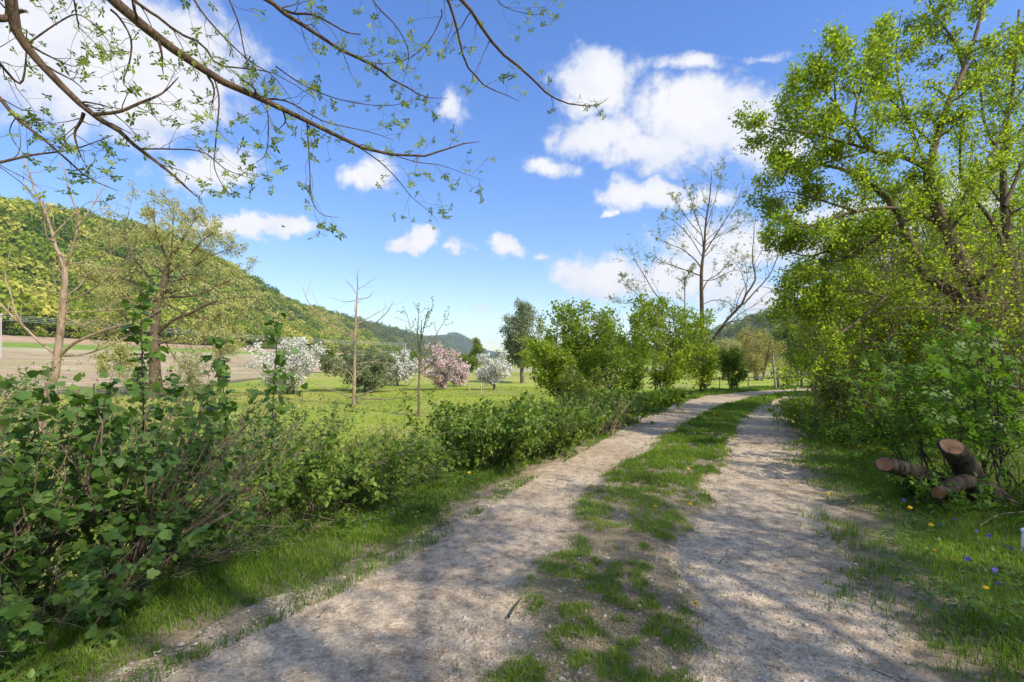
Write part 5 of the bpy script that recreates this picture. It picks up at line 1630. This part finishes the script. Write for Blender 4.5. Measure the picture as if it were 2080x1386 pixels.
def violet_proto():
    root = thing('violet', (0, 0, 0), 'x', 'flower', 'violets in the right verge')
    V, F_ = [], []
    for k in range(5):
        a = 2 * math.pi * k / 5 + .3
        c, s = math.cos(a), math.sin(a)
        o = len(V)
        for (y, x, z) in ((0, 0, 0), (.008, .006, .003), (.014, .003, .001), (.014, -.003, .001), (.008, -.006, .003)):
            V.append((x * c - y * s, z * .6 + .002 * k / 5, x * s + y * c))
        F_.append((o, o + 1, o + 2, o + 3, o + 4))
    V = np.array(V) + np.array([0, -.004, .075])
    mesh_obj('petals', M['violet'], V, [np.array(F_)], root)
    p = crom([[0, 0, -.02], [.006, .002, .04], [0, 0, .075]], 6)[None]
    V, fs = tubes(p, np.full((1, 6), .0013), 4)
    mesh_obj('stem', M['green_stem'], V, fs, root, smooth=True)
    return root


def copy_tree(o):
    c = o.copy(); COL.objects.link(c)
    for ch in list(o.children):
        k = ch.copy(); COL.objects.link(k); k.parent = c
    return c


ORD = ['nearest', 'second nearest', 'third nearest', 'fourth nearest', 'fifth nearest', 'sixth nearest', 'seventh nearest', 'eighth nearest', 'ninth nearest', 'tenth nearest',
       'eleventh nearest', 'twelfth nearest', 'thirteenth nearest', 'fourteenth nearest', 'fifteenth nearest']


def plant(proto, spots, seed):
    rs = RS(seed)
    spots = sorted(spots, key=lambda q: -q[1])
    cnt = {}
    many = [q[3] for q in spots]
    new = []
    for q in spots:
        lab = q[3]
        if many.count(lab) > 1:
            k = cnt.get(lab, 0); cnt[lab] = k + 1
            lab = lab.replace('yellow', ORD[k] + ' yellow').replace('small violet', ORD[k] + ' violet')
        new.append((q[0], q[1], q[2], lab))
    spots = new
    first = True
    for px, py, sc, lab in spots:
        o = proto if first else copy_tree(proto)
        first = False
        p = gpt(px, py + 6)
        o.location = (p[0], p[1], p[2])
        o.rotation_euler = (rs.uniform(-.25, .35), rs.uniform(-.3, .3), rs.rand() * 6)
        o.scale = (sc * 1.08, sc * 1.08, sc)
        o['label'] = lab


S1 = 'yellow dandelion flower in the grassy strip between the wheel tracks'
S2 = 'yellow dandelion flower in the grass of the right verge'
S3 = 'yellow dandelion flower in the far right verge under the shrubs'
plant(dandelion_proto(), [(1413, 1246, 1.0, 'yellow dandelion on a leaf rosette, the nearest one in the middle of the track')] +
      [(x, y, s, S1) for x, y, s in ((1397, 958, 1.1), (1380, 1028, 1.1), (1402, 1032, 1.1), (1331, 1038, 1), (1441, 862, 1.4), (1461, 895, 1.4), (1320, 1006, .8), (1448, 842, 1.5))] +
      [(x, y, s, S2) for x, y, s in ((1661, 909, 1.3), (1658, 917, 1.3), (1747, 911, 1.3), (1792, 915, 1.3), (1690, 955, 1.2), (1736, 970, .9), (1783, 1018, 1), (1729, 1026, 1),
                                     (1849, 1040, 1.1), (1866, 1027, .9), (1892, 1078, 1.1), (1896, 1132, 1), (2008, 1209, .9), (1682, 1006, .9), (1946, 1148, .8))] +
      [(x, y, s, S3) for x, y, s in ((1640, 862, 1.5), (1655, 857, 1.5), (1671, 875, 1.4), (1648, 880, 1.3))] +
      [(956, 966, 1.2, 'lone yellow dandelion in the left verge by the brambles'), (430, 1130, 1.0, 'lone yellow dandelion under the brown caned bush')], 401)
V1 = 'small violet flower in the grass near the stump on the right'
plant(violet_proto(), [(x, y, s, V1) for x, y, s in ((1944, 1069, 1.3), (1976, 1074, 1.1), (1832, 1027, 1.3), (1854, 1021, 1), (1910, 1074, .9), (1992, 1090, 1), (2005, 1102, 1.2), (1971, 1157, 1.3),
                                                     (2028, 1182, 1.3), (2068, 1135, 1.4), (2030, 1200, 1))], 402)


def blue_patch():
    rs = RS(77)
    x, y = lpos(rs, 1600, 2.5, 9, .35, 1.5, LE, -1)
    k = fbm(x * 1.6 + 11, y * 1.6 + 3, 3) > .55
    x, y = x[k], y[k]; n = len(x)
    T, fs = tmpl('quad')
    b = np.stack([x, y, surf(x, y) + rs.uniform(.04, .09, n)], 1)
    V, F_ = instance(T, fs, b, norm(rs.randn(n, 3)), norm(rs.randn(n, 3) + [0, -.5, .8]), rs.uniform(.008, .014, n))
    o = mesh_obj('ground_ivy_flowers', M['violet'], V, F_)
    tag(o, 'scattered tiny blue ground ivy flowers in the left verge', 'flowers', kind='stuff')


blue_patch()


# ------------------------------------------------------------------ sticks on the track
def stick(label, pts, r, mat='stem', twigs=0, seed=0):
    rs = RS(seed)
    w = [gpt(px, py) + np.array([0, 0, r + lift]) for px, py, lift in pts]
    p = crom(w, 14)[None]
    rr = np.linspace(1, .45, 14)[None] * r
    o = thing('stick', tuple(p[0, 0]), label, 'stick')
    V, fs = tubes(p, rr, 7)
    parts = [(V, fs)]
    mesh_obj('wood', M[mat], V, fs, o, smooth=True)
    if twigs:
        p1, r1 = grow(rs, p, rr, twigs, .3, (20, 50), .3, 1, 5, .1, .0, .6)
        V, fs = tubes(p1, r1, 5)
        mesh_obj('twig', M[mat], V, fs, o, smooth=True)
    return o


stick('curved grey stick lying at the grass edge left of the track', [(768, 1133, .015), (800, 1122, .02), (830, 1098, .02), (852, 1066, .02)], .009, 'bark_grey')
stick('short dark stick on the gravel left of the grassy strip', [(1033, 1262, .02), (1045, 1244, .025), (1060, 1223, .02)], .007, 'stem_dark')
stick('thin twig on the gravel near the left verge', [(648, 1258, .012), (668, 1236, .015)], .004, 'stem')
stick('small twig in the patchy grass at the bottom centre', [(1155, 1290, .015), (1180, 1300, .02), (1200, 1310, .02)], .004, 'stem')
stick('forked dry twig lying where the right wheel track begins', [(1460, 1150, .015), (1475, 1136, .03), (1478, 1128, .04)], .004, 'stem', 1, 3)
stick('pale bare stick leaning over the lower left bushes', [(88, 1122, .0), (125, 1215, .1), (150, 1278, .02)], .008, 'bark_pale')
stick('thin pale stick lying in the leaves at lower left', [(40, 1292, .05), (110, 1284, .06), (180, 1290, .03)], .004, 'bark_pale')
stick('dry pale branch lying across the right verge beside the stump', [(1990, 1080, .05), (2030, 1072, .12), (2080, 1073, .15)], .005, 'bark_pale', 1, 5)
stick('whitish stick poking in from the right frame edge', [(2030, 1118, .05), (2060, 1128, .05), (2100, 1140, .05)], .006, 'bark_pale')
stick('pale dead branch running down from the stump to the frame edge', [(1998, 1020, .12), (2040, 1032, .1), (2090, 1050, .08)], .013, 'bark_pale', 3, 6)
stick('thin dark twig on the right wheel track near the bottom', [(1770, 1365, .01), (1800, 1378, .012), (1830, 1392, .01)], .003, 'stem_dark')


# ------------------------------------------------------------------ poles, wires, gate, posts
def pole(name, label, cat, px, D, pytop, r, mat, group=None, cross=False, lean=0.0, pybase=None):
    x = D * (px - 1040) / F
    g = H(x, D)
    top = P(px + lean, pytop, D)
    o = thing(name, (x, D, g), label, cat, group)
    p = np.linspace([x, D, g - .3], top, 6)[None]
    V, fs = tubes(p, np.linspace(r, r * .8, 6)[None], 10)
    mesh_obj('post', M[mat], V, fs, o, smooth=True)
    if cross:
        a = top + np.array([-1.0, 0, -.35]); b = top + np.array([1.0, 0, -.35])
        V, fs = tubes(np.linspace(a, b, 3)[None], np.full((1, 3), .07), 4)
        ca = mesh_obj('crossarm', M[mat], V, fs, o)
        for s in (-.9, -.4, .4, .9):
            q = top + np.array([s, 0, -.3])
            V, fs = tubes(np.linspace(q, q + [0, 0, .22], 4)[None], np.array([[.03, .06, .06, .03]]), 6)
            mesh_obj('insulator', M['wire'], V, fs, ca)
    return top


tA = pole('utility_pole', 'pale utility pole at the left frame edge above the ploughed field', 'utility pole', 2, 100, 637, .15, 'wood_pale', 'utility poles of the left power line', True)
tB = pole('utility_pole', 'small distant utility pole in front of the far left wood', 'utility pole', 823, 200, 697, .2, 'wood_grey', 'utility poles of the left power line', True)
pole('thin_pole', 'thin grey pole left of two, beside the white blossom tree at the orchard end', 'pole', 1038, 88, 715, .09, 'wood_grey', 'thin poles in the meadow')
pole('thin_pole', 'thin white pole right of two, far off in the meadow centre', 'pole', 1043, 150, 710, .12, 'wood_pale', 'thin poles in the meadow')
for k, (s, dz, lab) in enumerate([(-.9, -.1, 'top pale power line wire crossing in front of the left wood'), (-.4, -.5, 'second power line wire from the top at the left wood'),
                                  (.4, -1.0, 'third power line wire from the top at the left wood'), (.9, -1.4, 'fourth power line wire from the top at the left wood'), (0, -4.6, 'lowest power line wire along the foot of the left wood')]):
    for j, (a, b) in enumerate([(tA, tB)]):
        a2 = a + np.array([s, 0, dz]); b2 = b + np.array([s, 0, dz * .8])
        mid = (a2 + b2) / 2 - np.array([0, 0, .8])
        V, fs = tubes(crom([a2, mid, b2], 24)[None], np.full((1, 24), .022), 4)
        o = mesh_obj('power_line_wire', M['wire'], V, fs)
        tag(o, lab, 'wire', 'wires of the left power line')
        a3 = a2 + np.array([-40, -34, 3])
        V, fs = tubes(np.linspace(a2, a3, 4)[None], np.full((1, 4), .022), 4)

pole('meadow_post', 'short pale post, left of two beside the white blossom tree trunk', 'post', 954, 49, 783, .055, 'wood_pale')
pole('meadow_post', 'short pale post, right of two beside the white blossom tree trunk', 'post', 978, 46, 779, .055, 'wood_pale')


def gate():
    D = 27.5
    def W(px, py, dd=0): return P(px, py, D + dd)
    x = W(1578, 780)[0]; g = H(x, D)
    o = thing('barrier_gate', (x, D, g), 'horizontal pale pole gate with tall leaning upright and brown hinge post beyond the bend', 'gate')
    V, fs = tubes(np.linspace(W(1569, 722), [W(1577, 784)[0], D, g - .2], 5)[None], np.full((1, 5), .06), 10)
    mesh_obj('upright', M['wood_grey'], V, fs, o, smooth=True)
    V, fs = tubes(np.linspace(W(1581, 766.5, -.1), W(1530, 769.5, .8), 5)[None], np.full((1, 5), .045), 10)
    mesh_obj('bar', M['wood_pale'], V, fs, o, smooth=True)
    for px in (1577, 1583):
        V, fs = tubes(np.linspace([W(px, 784)[0] + .05, D + .1, g - .3], W(px - 3, 763, .1), 4)[None], np.full((1, 4), .075), 8)
        mesh_obj('hinge_post', M['wood_brown'], V, fs, o, smooth=True)
    x = W(1605, 780)[0] * 1.06; D2 = D * 1.06; g = H(x, D2)
    o = thing('cattle_gate', (x, D2, g), 'dark metal mesh gate right of the pole gate behind the track', 'gate')
    def bar(a, b, r, nm):
        V, fs = tubes(np.linspace(a, b, 3)[None], np.full((1, 3), r), 6)
        mesh_obj(nm, M['black_metal'], V, fs, o, smooth=True)
    def q(px, z): return np.array([D2 * (px - 1040) / F, D2, g + z])
    bar(q(1592, -.1), q(1592, 1.0), .07, 'post')
    bar(q(1628, -.1), q(1628, 1.15), .06, 'post')
    for z in (.45, .65, .85, 1.05): bar(q(1592, z), q(1628, z + .05), .035, 'rail')
    for px in (1597, 1603, 1609, 1615, 1621): bar(q(px, .25), q(px, 1.08), .025, 'bar')
    # thin fence posts left of the gate
    for px, D3, a, lab in ((1520, 30, 768, 'thin dark fence post at the far end of the pole gate'), (1462, 30, 765, 'thin fence post in the grass left of the pole gate'), (1497, 33, 768, 'small fence post between the thin fence post and the pole gate')):
        pole('fence_post', lab, 'post', px, D3, a, .035, 'wood_brown')


gate()


def rock(label, px, py, D, sx, sz, seed, mat):
    rs = RS(seed)
    x = D * (px - 1040) / F; g = H(x, D)
    n, m = 24, 14
    V = []
    for i in range(m + 1):
        t = math.pi * i / m
        for j in range(n):
            a = 2 * math.pi * j / n
            u = np.array([math.sin(t) * math.cos(a), math.sin(t) * math.sin(a), math.cos(t)])
            k = 1 + .35 * (float(fbm(np.array([u[0] * 1.5 + seed]), np.array([u[1] * 1.5 + u[2] * 2]), 3)[0]) - .5)
            V.append(np.array([x, D, g + sz * .35]) + u * k * np.array([sx, sx * .8, sz]))
    f = [(i * n + j, (i + 1) * n + j, (i + 1) * n + (j + 1) % n, i * n + (j + 1) % n) for i in range(m) for j in range(n)]
    o = mesh_obj('boulder', M[mat], np.array(V), [np.array(f)], smooth=True)
    tag(o, label, 'boulder')


rock('pale grey rounded boulder glimpsed through the right thicket', 1722, 760, 15.5, .26, .75, 3, 'limestone')
rock('small beige boulder glimpsed left of the grey one in the thicket', 1699, 772, 16, .16, .55, 4, 'limestone')


def marker():
    p = gpt(2086, 1130)
    o = thing('marker_post', tuple(p), 'short white marker post at the right frame edge near the violets', 'post')
    V, fs = tubes(np.linspace(p - [0, 0, .05], p + [0, 0, .20], 5)[None], np.array([[.035, .035, .035, .034, .03]]), 12)
    mesh_obj('post', M['plastic'], V, fs, o, smooth=True)
    V, fs = tubes(np.linspace(p + [0, 0, .20], p + [0, 0, .225], 3)[None], np.array([[.04, .04, .03]]), 12)
    mesh_obj('cap', M['plastic'], V, fs, o, smooth=True)


marker()


def bird():
    c = P(575, 461, 60)
    o = thing('bird', tuple(c), 'tiny dark bird flying in front of the small cloud', 'bird')
    n = 12
    t = np.linspace(0, 1, n)
    p = c + np.stack([(t - .5) * .42, t * .1, .02 * np.sin(t * 3)], 1)
    rr = np.array([.005, .03, .045, .055, .06, .06, .055, .045, .035, .025, .03, .02])
    V, fs = tubes(p[None], rr[None], 10)
    mesh_obj('body', M['bird'], V, fs, o, smooth=True)
    for s in (-1, 1):
        w = np.array([(0, 0, .02), (.09, s * .02, .03), (.06, s * .22, .16), (-.02, s * .42, .12), (-.10, s * .40, .11), (-.07, s * .2, .13)])
        w = w[:, [0, 1, 2]] + c + np.array([.02, .05, 0])
        w2 = w - np.array([0, 0, .012])
        f = [np.array([[0, 1, 2, 5], [5, 2, 3, 4], [6, 11, 8, 7], [11, 10, 9, 8]]), np.array([[i, (i + 1) % 6, 6 + (i + 1) % 6, 6 + i] for i in range(6)])]
        mesh_obj('wing', M['bird'], np.concatenate([w, w2]), f, o)


bird()


# ------------------------------------------------------------------ air
def build_haze():
    x0, x1, y0, y1, z0, z1 = -1620, 1620, -75, 4000, -60, 190
    V = np.array([(x, y, z) for z in (z0, z1) for y in (y0, y1) for x in (x0, x1)], float)
    f = np.array([(0, 2, 3, 1), (4, 5, 7, 6), (0, 1, 5, 4), (2, 6, 7, 3), (0, 4, 6, 2), (1, 3, 7, 5)])
    m, w = new_mat('valley_air')
    v = w.n('ShaderNodeVolumePrincipled', {'Color': (.78, .86, 1.0, 1), 'Density': .00018, 'Anisotropy': .2})
    out = w.n('ShaderNodeOutputMaterial')
    w.t.links.new(v.outputs[0], out.inputs['Volume'])
    o = mesh_obj('haze', m, V, [f])
    tag(o, kind='stuff')


build_haze()
